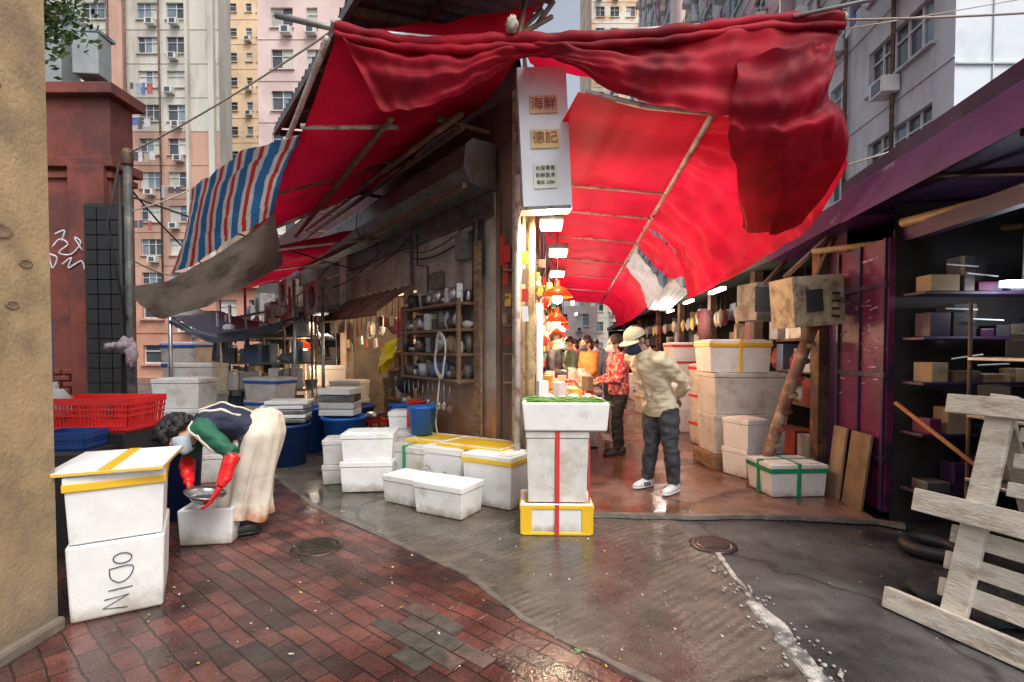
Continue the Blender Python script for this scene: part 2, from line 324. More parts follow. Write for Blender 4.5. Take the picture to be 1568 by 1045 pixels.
M40=Matrix.Rotation(math.radians(-40),3,'Z')
for i in range(0,3):
    for k in range(-1,3):
        if (i,k) in ((0,-1),(2,2),(2,-1)): continue
        q=V3((-.62,2.56,.0105))+M40@V3((i*.2+(k%2)*.1,k*.1,0))
        b.box(q,(.19,.09,.005),tile,rz=math.radians(-40)+random.uniform(-.01,.01))
b.out('grey_paving_tile')
def manhole(name,x,y,r,n,m):
    b=B(); b.lathe((x,y,.006),[(r+.05,0),(r+.05,.006),(r+.005,.008),(r,.002),(r-.004,.009),(.0,.009)],m,n)
    for k in range(-3,4):
        h=math.sqrt(max(0,(r*.85)**2-(k*r*.23)**2)); b.box((x,y+k*r*.23,.017),(2*h,.02,.006),m,rz=0)
    b.out(name)
iron=mat('cast_iron',(.07,.065,.06),.2,.7,var=.4,sc=20,col2=(.13,.08,.05),c2s=9,rough2=.45)
manhole('manhole_cover',-1.39,3.62,.13,20,iron)
ir2=mat('drain_dark_iron',(.06,.04,.037),.3,.4,var=.4,sc=20)
manhole('manhole_cover',1.45,3.66,.12,10,ir2)
b=B(); lm=[mat('leaf_yellow',(.55,.4,.04),.6),mat('leaf_green',(.12,.25,.04),.6),mat('litter_white',(.6,.6,.58),.6)]
for i in range(110):
    x=random.uniform(-2.1,1.2); y=random.uniform(1.9,4.6); s=random.uniform(.008,.022) if i%3 else random.uniform(.003,.009); a=random.random()*6.3; m=lm[0 if i%5==0 else 1 if i%5<2 else 2]
    if m is lm[2]: s*=.5
    b.add([(x+s*math.cos(a),y+s*math.sin(a),.02+s*.3),(x-s*.4*math.sin(a),y+s*.4*math.cos(a),.014),(x-s*math.cos(a),y-s*math.sin(a),.016),(x+s*.4*math.sin(a),y-s*.4*math.cos(a),.02)],[(0,1,2,3)],m)
b.out('fallen_leaves')
# ---------------------------------------------------------------- near wall (left)
plaster=mat('ochre_plaster',(.37,.27,.15),.8,var=.22,sc=5,bump=.45,bsc=45,col2=(.27,.2,.12),c2s=2.2,zd=((.2,.16,.11),0,.5,4))
b=B(); b.box((-2.74,.75,3.5),(.9,3.6,7),plaster); 
for (y,z,s) in [(2.3,1.95,.05),(2.42,1.82,.03),(2.35,1.62,.028),(2.3,2.6,.02)]:
    b.lathe((-2.288,y,z),[(s*1.3,0),(s,.004),(s*.8,.001),(0,.001)],mat('chipped_plaster',(.18,.13,.08),.9,var=.4,bump=.6),9,Matrix.Rotation(math.pi/2,3,'Y')@Matrix.Scale(.6,3,V3((1,0,0))))
b.out('plaster_wall',.02)
b=B(); b.box((-2.27,1.2,.04),(.05,2.7,.08),mat('wall_footing',(.17,.14,.11),.6,var=.4,bump=.7,bsc=20)); b.out('wall_footing',.02)
# ---------------------------------------------------------------- foam boxes
def foambox(x,y,z,w,d,h,rz=0,tape=None,lid=True,m=None,strap=None,marks=0,name='styrofoam_box'):
    m=m or foam; M=Matrix.Rotation(rz,3,'Z'); b=B(); c=V3((x,y,z)); lh=.055 if lid else 0
    def P(a,bb,cc): return c+M@V3((a,bb,cc))
    hb=h-lh
    t=.035; tp=.94
    o=[(-w/2,-d/2),(w/2,-d/2),(w/2,d/2),(-w/2,d/2)]
    vs=[P(px*tp,py*tp,0) for px,py in o]+[P(px,py,hb) for px,py in o]+[P(px-math.copysign(t,px),py-math.copysign(t,py),hb) for px,py in o]+[P(px*.88,py*.88,hb*.35) for px,py in o]
    fs=[(3,2,1,0)]
    for i in range(4):
        j=(i+1)%4; fs+=[(i,j,j+4,i+4),(i+4,j+4,j+8,i+8),(i+8,j+8,j+12,i+12)]
    fs.append((12,13,14,15)); b.add(vs,fs,m)
    if lid:
        b.box(P(0,0,hb+lh/2+.001),(w+.012,d+.012,lh-.004),m,rz=rz)
        b.box(P(0,0,h+.004),(w*.86,d*.8,.012),m,rz=rz)
    if tape:
        zt=hb if lid else hb-.03
        b.box(P(0,0,zt),(w+.019,d+.019,.045),tape,rz=rz)
    if strap:
        sm,ang=strap
        if ang in('x','b'): b.box(P(0,0,h/2+.004),(.035,d+.022,h+.02),sm,rz=rz)
        if ang in('y','b'): b.box(P(0,0,h/2+.004),(w+.022,.035,h+.02),sm,rz=rz)
    if marks:
        for k in range(marks):
            px=random.uniform(-.3,.3)*w; pz=hb*random.uniform(.35,.6); s=.04
            pts=[P(px+s*math.cos(a*1.3+k),-d/2*.975-.004,pz+s*1.1*math.sin(a*(1+.4*k))) for a in [0,.8,1.6,2.4,3.3,4.2]]
            b.path(pts,.0022,ink,5)
    return b.out(name,.012)
def stack(x,y,z,w,d,hs,rz=0,**k):
    for h in hs: foambox(x+random.uniform(-.012,.012),y+random.uniform(-.012,.012),z,w,d,h,rz+random.uniform(-.03,.03),**k); z+=h+.003
d1=V3((.855,.52,0)); d2=V3((-.52,.855,0)); cc=V3((-2.255,2.56,0))+d1*.205+d2*.27; rz0=math.atan2(.52,.855)
foambox(cc.x,cc.y,.01,.42,.54,.4,rz0,lid=False)
foambox(cc.x,cc.y,.415,.42,.54,.355,rz0+.01,lid=True,tape=t_yel)
b=B(); b.box((cc.x,cc.y,.788),(.5,.62,.02),foam,rz=rz0-.12)
b.box((cc.x,cc.y,.80),(.06,.624,.004),t_yel,rz=rz0-.12); b.box((cc.x,cc.y,.788),(.504,.624,.012),t_yel,rz=rz0-.12); b.out('styrofoam_lid')
b=B()
def FQ(a,z): return V3((-2.255,2.56,0))+d1*(.205+(a-.5)*.40)+d2*(.27-.27*(.94+.06*z/.4)-.003)+Z*z
b.path([FQ(.56+.1*math.cos(t),.315+.028*math.sin(t)) for t in [i*.42 for i in range(16)]],.0025,ink,5)
b.path([interp([FQ(.42,.265),FQ(.66,.27),FQ(.64,.215),FQ(.53,.185),FQ(.43,.215),FQ(.42,.265)],i/14) for i in range(15)],.0025,ink,5)
b.path([FQ(.4,.15),FQ(.66,.155)],.0025,ink,5)
b.path([FQ(.36,.105),FQ(.62,.115),FQ(.34,.06),FQ(.6,.045)],.0025,ink,5); b.out('marker_writing')
foambox(.345,4.05,.005,.55,.42,.24,-.03,tape=None,lid=False); 
b=B(); MB_=Matrix.Rotation(-.03,3,'Z')
for s in (-1,1):
    q=V3((.345,4.05,.125))+MB_@V3((s*.232,-.0,0)); b.box(q,(.09,.434,.225),t_yel,rz=-.03,tp=.96)
b.box((.345,4.05,.222),(.562,.432,.03),t_yel,rz=-.03); b.box((.345,4.05,.018),(.52,.42,.022),t_yel,rz=-.03); b.out('yellow_tape_band',.004)
foambox(.35,4.05,.25,.47,.38,.545,-.03,lid=True,m=foam_d,strap=(t_red,'x'))
foambox(.41,4.05,.80,.66,.46,.215,-.03,lid=False)
b=B(); b.box((.34,3.832,.125),(.03,.006,.235),t_red,rz=-.03); b.box((.585,3.86,.5),(.012,.006,.5),t_red,rz=-.03)
b.out('red_packing_tape')
b=B()
for i in range(420):
    x=random.uniform(.14,.68); y=random.uniform(3.88,4.22); a=random.uniform(-.5,.5); l=random.uniform(.08,.2)
    z=.985+random.random()*.035
    b.path([(x-l*.5*math.cos(a),y-l*.5*math.sin(a),z),(x,y,z+.012),(x+l*.5*math.cos(a),y+l*.5*math.sin(a),z-.005)],.0035,foodg,4,caps=False)
b.out('green_vegetables')
foambox(-.55,4.42,.01,.5,.33,.27,-.5,lid=True)
foambox(-.93,4.72,.01,.44,.3,.25,-.55,lid=True)
foambox(-.12,4.72,.01,.52,.42,.46,-.55,tape=t_yel,lid=True,m=foam)
foambox(-.62,5.12,.01,.5,.36,.44,-.5,lid=True,marks=2)
foambox(-1.0,5.3,.01,.5,.36,.42,-.5,lid=True,m=foam_d,marks=1,strap=(t_grn,'x'))
foambox(-.3,5.05,.4,.75,.45,.1,-.55,lid=False,m=foam_d,tape=t_yel); foambox(-.75,5.4,.4,.6,.4,.09,-.5,lid=False,m=foam_d,tape=t_yel)
stack(-1.45,5.2,.01,.5,.38,[.3,.27],.1)
stack(-1.85,5.45,.01,.3,.3,[.2,.26],.2,m=foam_d)
foambox(-1.25,5.75,.01,.5,.38,.5,.1,m=foam_d); foambox(-1.2,6.0,.5,.45,.35,.2,.1,m=foam,strap=(t_red,'x'))
foambox(-2.22,3.78,.01,.37,.3,.26,.15,lid=False,m=foam)
foambox(2.66,4.95,.04,.54,.44,.3,.05,tape=t_grn,lid=True,strap=(t_grn,'b'))
b=B(); b.box((2.75,6.1,.12),(.95,.6,.17),wood,rz=.05); b.out('wooden_pallet',.01)
stack(2.72,6.1,.21,.85,.5,[.45,.48],.05,m=foam_d); 
foambox(2.62,6.1,1.15,.72,.46,.37,.02,strap=(t_yel,'x'),tape=t_yel)
stack(2.55,5.6,.04,.3,.35,[.3,.32],.4,m=foam)
for (x,y,hs,w) in [(2.95,7.4,[.35,.4,.4],.6),(2.85,8.6,[.4,.38],.7),(3.2,9.6,[.4,.38,.4,.3],.6),(3.05,11,[.4,.3],.7),(3.4,12.5,[.4,.4,.4],.7),(3.55,14,[.4,.3],.7)]:
    stack(x,y,.04,w,.45,hs,.1,m=random.choice([foam,foam_d]),tape=random.choice([None,t_red,t_blu,t_yel]))
# ---------------------------------------------------------------- corner market building
wallm=mat('grimy_plaster',(.46,.40,.35),.8,var=.25,sc=3,bump=.5,bsc=25,col2=(.28,.23,.2),c2s=1.6,zd=((.42,.19,.07),.3,1.3,3.5))
maroon=mat('maroon_wall',(.12,.05,.055),.8,var=.3,sc=2,col2=(.07,.04,.05),c2s=1.5,bump=.3,bsc=20)
shut=mat('shutter_metal',(.13,.135,.14),.5,.5,var=.3,sc=4,col2=(.12,.07,.05),c2s=3)
b=B()
H=4.4
b.quad([LF(.1,0,3.45),LF(14,0,3.45),LF(14,0,H),LF(.1,0,H)],maroon)
b.quad([AF(0,0,2.6),AF(0,0,H),AF(34,0,H),AF(34,0,2.6)],maroon)
b.quad([LF(0.1,0,H),LF(14,0,H),AF(34,0,H)],maroon)
b.quad([LF(14,0,0),AF(34,0,0),AF(34,0,H),LF(14,0,H)],maroon)
def LW(t0,t1,z0,z1,m,o=0,th=.12):
    b.box(LF((t0+t1)/2,o-th/2,(z0+z1)/2),(t1-t0,th,z1-z0),m,rz=rzL)
LW(.5,2.35,0,3.2,wallm); LW(2.35,5.0,2.2,3.2,wallm); LW(0.02,.14,0,3.9,mat('corner_post',(.45,.38,.28),.7,var=.3,sc=8,col2=(.22,.15,.1),c2s=6),o=.02)
LW(.14,.5,0,3.9,mat('timber_jamb',(.2,.12,.09),.7,var=.35,sc=5,col2=(.09,.06,.05),c2s=4,vec=(1,1,.3)),o=-.03)
LW(5.0,5.35,0,3.2,wallm,o=.1); LW(7.2,7.5,0,3.2,maroon,o=.1); LW(9.6,9.9,0,3.2,maroon,o=.1); LW(12.2,14,0,3.2,maroon)
LW(5.35,12.2,2.5,3.2,maroon)
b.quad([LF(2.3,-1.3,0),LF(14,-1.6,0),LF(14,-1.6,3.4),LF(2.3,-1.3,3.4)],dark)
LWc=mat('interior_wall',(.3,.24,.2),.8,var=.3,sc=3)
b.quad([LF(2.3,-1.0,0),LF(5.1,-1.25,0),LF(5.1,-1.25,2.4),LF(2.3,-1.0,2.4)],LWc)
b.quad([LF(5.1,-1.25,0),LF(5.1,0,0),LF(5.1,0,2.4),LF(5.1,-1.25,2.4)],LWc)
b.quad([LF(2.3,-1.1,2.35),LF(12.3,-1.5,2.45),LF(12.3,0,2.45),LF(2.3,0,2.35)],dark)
b.quad([AF(.3,-.25,0),AF(.3,-.25,3),AF(34,-2,3),AF(34,-2,0)],mat('warm_shop_wall',(.3,.2,.15),.7,var=.4,sc=4,col2=(.12,.07,.06),c2s=3))
for t in (1.2,3.4,6,9,12,16,20,25): b.box(AF(t,-.08,1.3),(.14,.16,2.6),maroon,rz=rzA)
for i,(t0,t1) in enumerate([(.45,3.6),(3.64,6.9)]):
    prof=[(0,3.5),(.28,3.5),(.36,3.42),(.38,3.2),(.3,3.05),(0,3.02)]
    vs=[LF(t0,o,z) for o,z in prof]+[LF(t1,o,z) for o,z in prof]; n=6
    b.add(vs,[(k,k+1,k+1+n,k+n) for k in range(n-1)]+[tuple(range(n)),tuple(range(2*n-1,n-1,-1))],shut)
    for k in range(7): b.beam(LF(t0,.04,3.0-k*.035),LF(t1,.04,3.0-k*.035),.03,.028,shut)
b.beam(LF(.4,.4,3.0),LF(7,.4,3.0),.05,.05,rust); b.beam(LF(.4,.42,3.55),LF(7,.42,3.55),.04,.04,rust)
b.box(LF(9.8,.15,2.95),(5.2,.35,.45),shut,rz=rzL)
for t,zz in ((2.4,0),(5.4,0),(.75,.3)): b.path([LF(t,.05,zz),LF(t,.05,3.1)],.025,steel,8)
rope(b,LF(.8,.06,2.7),LF(2.3,.06,2.6),.012,wire_m,.1); rope(b,LF(2.4,.08,2.9),LF(5,.08,2.7),.012,wire_m,.15)
rope(b,LF(.5,.1,2.9),LF(2.6,.1,2.75),.008,wire_m,.2); rope(b,LF(2.3,.3,2.95),LF(5.4,.4,2.5),.01,wire_m,.22); rope(b,LF(5.0,.4,2.8),LF(9,.6,2.5),.01,wire_m,.2)
b.path([LF(2.2,.06,2.9),LF(2.2,.06,2.5),LF(1.9,.06,2.45),LF(1.9,.06,1.9)],.01,wire_m,6)
for i in range(8): b.path([LF(.62+i*.03,.04,3.0),LF(.6+i*.035,.05,2.2-.05*i)],.008,wire_m,5)
b.path([LF(.3,.5,3.62),LF(6,.5,3.62)],.035,rust,8)
for t in [.6,2.0,3.4,4.8,6.2]: b.beam(LF(t,0,3.66),LF(t,.6,3.66),.04,.04,rust)
b.box(LF(1.0,.06,2.55),(.2,.12,.3),greyst,rz=rzL); b.box(LF(5.2,.2,1.9),(.25,.16,.4),greyst,rz=rzL); b.box(LF(1.7,.05,2.25),(.3,.04,.2),greyst,rz=rzL)
b.out('market_building')
b=B(); b.beam(LF(.72,.06,0),LF(.7,.06,2.55),.12,.05,wood,up=NL); b.beam(LF(2.38,.12,0),LF(2.38,.12,2.2),.1,.06,wood,up=NL); b.out('wooden_plank',.004)
b=B(); b.path([(.17,4.78,0),(.17,4.78,3.3)],.045,mat('warm_post',(.55,.42,.22),.6,var=.35,sc=10,col2=(.3,.2,.1),c2s=8),10)
b.path([(.05,4.72,0),(.05,4.72,3.0)],.028,pale_bar,8)
b.path([(.26,4.86,.03),(.26,4.86,1.85)],.035,white,8); b.out('awning_post')
b=B(); paperm=mat('red_paper',(.55,.03,.02),.6,var=.15); gold=mat('gold_paper',(.75,.5,.08),.5,var=.2,sc=30)
for i,(t,z,w_,h_) in enumerate([(.22,2.35,.1,.16),(.24,2.15,.07,.2),(.2,1.9,.09,.12),(.26,1.72,.06,.1),(.3,2.4,.05,.3),(.21,1.5,.08,.08)]): b.box(LF(t,.03,z),(w_,.012,h_),[paperm,paperm,gold,card,paperm,fred][i],rz=rzL,ry=random.uniform(-.08,.08))
for i in range(4): b.box((.12,4.71,2.25-i*.17),(.06,.01,.12+.02*(i%2)),[gold,card,paperm,white][i],rz=.1,ry=random.uniform(-.1,.1))
b.out('red_paper_banner')
b=B(); can=mat('rusty_canopy_sheet',(.24,.15,.09),.7,var=.4,sc=5,col2=(.12,.1,.09),c2s=3,bump=.5,bsc=15)
def cf(u,v):
    t=2.4+2.7*u; return LF(t,.02+.55*v,2.28-.42*v+.015*math.sin(u*60))
b.grid(cf,90,2,can)
b.path([LF(2.4,.56,1.86),LF(5.1,.56,1.86)],.02,rust,6); b.path([LF(2.5,.02,2.28),LF(2.5,.56,1.88)],.015,rust,6); b.out('small_canopy')
b=B(); sd=mat('shelf_wood',(.17,.1,.06),.7,var=.3,sc=8)
cols=[al,greyst,steel,al,greyst,black,card,foam_d,greyst,bag,rust,fblue,al]
for z in (1.08,1.36,1.62,1.9): b.box(LF(1.45,.16,z),(1.45,.3,.03),sd,rz=rzL)
for t in (.74,2.17): b.box(LF(t,.28,1.5),(.04,.04,.9),sd,rz=rzL)
b.out('wall_shelf',.004)
b=B()
for z in (1.1,1.38,1.64,1.92):
    for o_ in (.1,.22):
        t=.8
        while t<2.1:
            r=random.uniform(.035,.08); h=random.uniform(.05,.2); m=random.choice(cols)
            if random.random()<.06: m=redpl
            c0=LF(t+r,o_,z)
            if random.random()<.55: b.lathe(c0,[(0,0),(r*.85,0),(r,h*.5),(r,h),(r*.9,h),(r*.85,h*.2)],m,12)
            elif random.random()<.5: b.box(c0+Z*h/2,(r*1.7,.1,h),m,rz=random.random())
            else: b.sph(c0+Z*h*.5,(r,r*.8,h*.55),m,nu=10,nv=7,nz=.4,nsc=3)
            t+=2*r+random.uniform(0,.03)
for i in range(7):
    c0=LF(.95+i*.16,.18,1.97); b.path([c0+ML@V3((.07*math.cos(a),0,.1*math.sin(a))) for a in [k*math.pi/8 for k in range(9)]],.007,al,5)
for i in range(10):
    c0=LF(.9+i*.13,.3,1.05-random.random()*.05); b.path([c0,c0-Z*random.uniform(.12,.3)],.006,steel,5); b.sph(c0-Z*.25,(.04,.02,.05),random.choice(cols),nu=8,nv=6)
b.out('kitchen_pots')
b=B()
def yb(u,v):
    c0=LF(2.5,.35,1.32); return c0+ML@V3(((u-.5)*.5+(v-.5)*.12, -.08*math.sin(math.pi*u)-.04*noise.noise(V3((u*4,v*4,2))), (v-.5)*.26+(u-.5)*.24+.03*noise.noise(V3((u*5,v*3,8)))))
b.grid(yb,16,10,yelpl)
def yb2(u,v): 
    c0=LF(2.5,.33,1.32); return c0+ML@V3(((u-.5)*.5+(v-.5)*.12, .06*math.sin(math.pi*u), (v-.5)*.26+(u-.5)*.24))
b.grid(yb2,16,10,yelpl); b.out('yellow_bag')
b=B(); b.lathe(LF(2.3,.2,1.02),[(.19,0),(.17,.05),(.1,.1),(0,.11)],black,18,ML@Matrix.Rotation(math.pi/2,3,'X')); b.out('black_wok')
b=B()
for r in (.17,.185,.2): b.path([LF(1.0,.34+r*.1,1.35)+ML@V3((r*.6*math.cos(a)+.02*math.sin(3*a),0,r*1.25*math.sin(a))) for a in [k*math.pi/10 for k in range(21)]],.009,pale_bar,6)
b.path([LF(1.05,.34,1.1),LF(1.15,.34,.6),LF(1.0,.36,.3)],.009,pale_bar,6); b.out('coiled_hose')
b=B(); b.path([LF(.58,.1,.1),LF(.55,.12,1.6)],.012,wood,6); b.box(LF(.58,.1,.12),(.2,.05,.16),mat('broom',(.3,.12,.1),.8),rz=rzL); b.path([LF(1.9,.12,.1),LF(2.0,.08,1.0)],.012,steel,6); b.out('broom')
b=B()
gc=[card,bag,greyst,white,foam_d,al,steel,rust,black,card,fred]
for z in (.58,1.08,1.4):
    for i in range(14):
        s=random.uniform(.1,.26); b.box(LF(2.5+i*.18,-.72+random.uniform(-.1,.1),z+s*.45),(s*.8,s*.6,s*.9),random.choice(gc),rz=random.random())
b.box(LF(3.6,-.75,1.06),(2.4,.4,.03),sd,rz=rzL); b.box(LF(3.6,-.75,.55),(2.4,.4,.03),sd,rz=rzL); b.box(LF(3.6,-.75,1.38),(2.4,.35,.03),sd,rz=rzL)
for t,z,s,m in [(3.0,1.75,.14,mat('pink_bag',(.5,.1,.16),.6,transl=.2)),(2.75,1.72,.1,greyst),(3.9,1.8,.1,bag),(3.4,1.78,.09,greyst),(4.4,1.75,.12,bag)]: b.sph(LF(t,-.1,z),(s*.8,s*.5,s*1.4),m,nz=.4); b.path([LF(t,-.1,z),LF(t,-.1,2.2)],.004,wire_m,4)
for i in range(12):
    t=2.5+i*.21; z=random.uniform(1.5,1.9); b.path([LF(t,.1,2.1),LF(t,.12,z)],.006,wire_m,4); b.box(LF(t,.12,z-.06),(.09,.03,.14),random.choice(gc+[fred,cream]),rz=rzL,ry=random.uniform(-.3,.3))
b.out('shop_goods',.006)
b=B()
for (t,o) in [(3.0,.35),(5.6,1.2)]:
    b.box(LF(t,o,.42),(.3,.3,.04),[redpl,fblue][int(t>4)],rz=rzL+.3)
    for sx in (-1,1):
        for sy in (-1,1): b.path([LF(t+sx*.11,o+sy*.11,.41),LF(t+sx*.15,o+sy*.15,.01)],.017,[redpl,fblue][int(t>4)],6)
    b.lathe(LF(t,o,.44),[(0,0),(.09,0),(.12,.09),(.11,.09),(.08,.01)],al,16)
b.out('plastic_stool')
b=B(); b.box(LF(4.4,.5,.42),(1.3,.5,.04),steel,rz=rzL)
for s in (-.6,.6):
    for q in (.3,.7): b.path([LF(4.4+s,q,0),LF(4.4+s,q,.42)],.018,steel,6)
b.box(LF(4.6,.5,.52),(.4,.3,.16),foam,rz=rzL); b.box(LF(4.0,.5,.5),(.36,.3,.12),white,rz=rzL+.3); b.box(LF(4.9,.5,.56),(.25,.3,.24),steel,rz=rzL); b.out('prep_table',.006)
def bucket(x,y,z,r,h,m,name='bucket',water=True):
    b=B(); b.lathe((x,y,z),[(0,0),(r*.78,0),(r*.97,h*.93),(r*1.05,h*.94),(r*1.05,h),(r*.96,h),(r*.74,.02),(0,.02)],m,24)
    if water: b.lathe((x,y,z+h*.8),[(r*.93,0),(0,0)],mat('bucket_water',(.1,.12,.13),.08),24)
    b.path([(x+r*math.cos(a),y-.02,z+h-abs(math.sin(a))*r*.6) for a in [k*math.pi/8 for k in range(9)]],.005,steel,5)
    b.out(name)
bucket(-.98,5.55,.5,.15,.3,bluepl); bucket(-1.35,6.2,.55,.14,.2,bluepl); bucket(-1.1,5.9,.72,.12,.1,redpl)
bucket(-2.75,6.25,.01,.26,.5,bluedk,'water_barrel'); bucket(-2.15,6.55,.01,.28,.55,bluepl,'water_barrel'); bucket(-2.85,7.1,.01,.28,.6,bluepl,'water_barrel')
bucket(-2.85,4.3,.01,.22,.72,bluedk,'water_barrel')
bucket(-2.3,7.4,.01,.3,.6,bluedk,'water_barrel')
b=B()
for i in range(5): b.box((-2.75+random.uniform(-.04,.04),6.3,.55+i*.055),(.5,.36,.045),random.choice([foam,white,steel]),rz=random.uniform(-.2,.2))
for i in range(4): b.box((-2.25,6.7,.6+i*.09),(.45,.34,.08),[foam,foam_d,greyst,foam][i],rz=random.uniform(-.2,.2))
b.out('stacked_trays',.008)
for (x,y,hs,w,m) in [(-3.35,5.5,[.3,.32],.5,foam_d),(-3.95,6.2,[.35,.35,.35],.55,foam_d),(-3.4,7.2,[.35,.35,.3],.55,foam_d),(-4.4,7.2,[.4,.4,.4],.6,foam_d),(-2.6,8.2,[.3,.3,.3],.5,foam_d),(-3.2,9,[.4,.4,.3],.6,foam),(-5.2,8.2,[.4,.4,.4,.3],.6,foam_d),(-3.9,9.6,[.4,.4,.4],.6,foam_d),(-4.9,10.5,[.4,.4,.4,.3],.6,foam),(-4.6,12.4,[.4,.4,.4],.7,foam)]:
    stack(x,y,.01,w,.4,hs,random.uniform(-.4,.4),m=m,tape=random.choice([None,t_blu,None,None]))
b=B(); b.box(LF(6.3,.5,.75),(1.4,.7,.06),steel,rz=rzL); b.box(LF(6.3,.5,.37),(1.3,.6,.7),white,rz=rzL)
b.box(LF(6.2,.45,.95),(.5,.4,.34),white,rz=rzL); b.box(LF(6.2,.66,.95),(.3,.01,.1),redpl,rz=rzL); b.box(LF(6.7,.4,1.35),(.5,.4,.4),mat('scale_grey',(.4,.45,.42),.5),rz=rzL); b.box(LF(6.6,.35,1.1),(.6,.4,.1),bag,rz=rzL)
for z in (.78,1.12,1.46):
    b.box(LF(7.9,.4,z-.015),(1.6,.45,.025),sd,rz=rzL)
    for i in range(12):
        s=random.uniform(.08,.22); b.box(LF(random.uniform(7.2,8.6),random.uniform(.25,.6),z+s*.5),(s,s,s),random.choice([steel,greyst,white,al,foam_d,bluedk]),rz=random.random())
for i in range(9): b.path([LF(5.3+i*.5,.7,0),LF(5.3+i*.5,.72,2.4)],.014,steel,6)
for i in range(14):
    q=LF(random.uniform(5.3,9.2),.72,2.3); b.path([q,q-Z*.3],.004,wire_m,4); b.sph(q-Z*random.uniform(.35,.5),(.08,.06,.16),random.choice([bag,greyst,fred,card,fblue]),nz=.5,nsc=3,nu=10,nv=8)
b.out('market_stall',.01)
b=B()
for i,(t,o,z) in enumerate([(5.2,.45,2.3),(7.8,.4,2.6),(8.9,.5,2.2),(10.2,.5,2.5),(11.5,.5,2.3)]):
    b.box(LF(t,o,z),(.8,.35,.55),mat('ac_casing',(.3,.3,.29),.5,var=.25,sc=6,col2=(.16,.12,.1),c2s=5),rz=rzL)
    b.lathe(LF(t,o+.18,z),[(.2,0),(.2,.01),(.05,.01),(0,.01)],black,16,Matrix((L,Z,NL)).transposed())
b.out('air_conditioner',.01)
b=B(); tarpn=mat('navy_tarp',(.03,.035,.05),.6,var=.3,sc=5,bump=.5,bsc=14,transl=.1)
sheet(b,[[(-4.6,6.9,1.85),(-4.0,7.0,1.62),(-3.2,7.2,1.8),(-2.7,7.4,2.0)],[(-4.9,8.6,2.05),(-4.2,8.7,1.85),(-3.5,8.7,1.95),(-3,8.7,2.1)]],24,8,tarpn,.05,5)
sheet(b,[[(-4.6,6.9,1.85),(-4.0,7.0,1.62),(-3.2,7.2,1.8)],[(-4.6,6.88,1.76),(-4.0,6.95,1.5),(-3.2,7.15,1.68)]],20,6,tarpn,.05,6)
sheet(b,[[(-6.2,8.8,2.2),(-5.4,9,1.9),(-4.4,9.4,2.15)],[(-6.8,11,2.3),(-5.8,11,2.1),(-5,11,2.3)]],24,8,mat('grey_sheet',(.2,.2,.21),.6,var=.3,transl=.1),.05,5)
for x,y,h in [(-4.6,6.9,2.2),(-3.1,7.3,2.4),(-2.75,7.45,2.3),(-4.9,8.6,2.4),(-3.9,9,2.5),(-5.2,10,2.6),(-4.1,11,2.7),(-4.4,8,2.1)]: b.path([(x,y,0),(x,y,h)],.025,steel,8)
b.out('street_stall_tarp')
cl=[mat('cloth%d'%i,c,.8,var=.3) for i,c in enumerate([(.3,.32,.34),(.12,.13,.15),(.4,.42,.45),(.2,.17,.15),(.3,.3,.32),(.06,.08,.12)])]
for (x0,y0,wd_,rz_) in [(-3.75,7.9,1.3,.25),(-4.7,9.0,1.5,.1),(-4.0,10.0,1.4,-.1),(-5.4,11.4,1.8,.1)]:
    b=B(); Mr=Matrix.Rotation(rz_,3,'Z'); o0=V3((x0,y0,0))
    for sx in (-1,1):
        for sy in (-.22,.22): b.path([o0+Mr@V3((sx*wd_/2,sy,0)),o0+Mr@V3((sx*wd_/2,sy,1.95))],.018,steel,6)
    for z in (.35,.8,1.2,1.6):
        b.box(o0+Z*z,(wd_,.5,.025),greyst,rz=rz_)
        x=-wd_/2+.06
        while x<wd_/2-.08:
            s=random.uniform(.09,.26); h_=random.uniform(.08,.34); q=o0+Mr@V3((x+s/2,random.uniform(-.12,.08),z+.013)); k=random.random(); m=random.choice(cl+[white,foam_d,greyst,steel,al,bag,fblue])
            if k<.4: b.box(q+Z*h_/2,(s,.3,h_),m,rz=rz_+random.uniform(-.3,.3))
            elif k<.65: b.lathe(q,[(0,0),(s*.4,0),(s*.5,h_),(s*.46,h_),(s*.38,.02)],m,14)
            else: b.sph(q+Z*h_*.5,(s*.6,.16,h_*.6),random.choice(cl+[bag]),nu=10,nv=8,nz=.45,nsc=2.5)
            x+=s+random.uniform(0,.04)
    for k in range(4): q=o0+Mr@V3((random.uniform(-wd_/2,wd_/2),-.25,1.9)); b.path([q,q-Z*random.uniform(.2,.5)+V3((.05,0,0))],.02,random.choice(cl),6)
    b.out('storage_rack',.006)
b=B()
for i,(x,y) in enumerate([(-5,10.6),(-3.3,10.9)]): b.box((x,y,.7),(.8,.7,1.4),random.choice([shut,rust]),rz=.5)
b.out('metal_cabinet',.01)
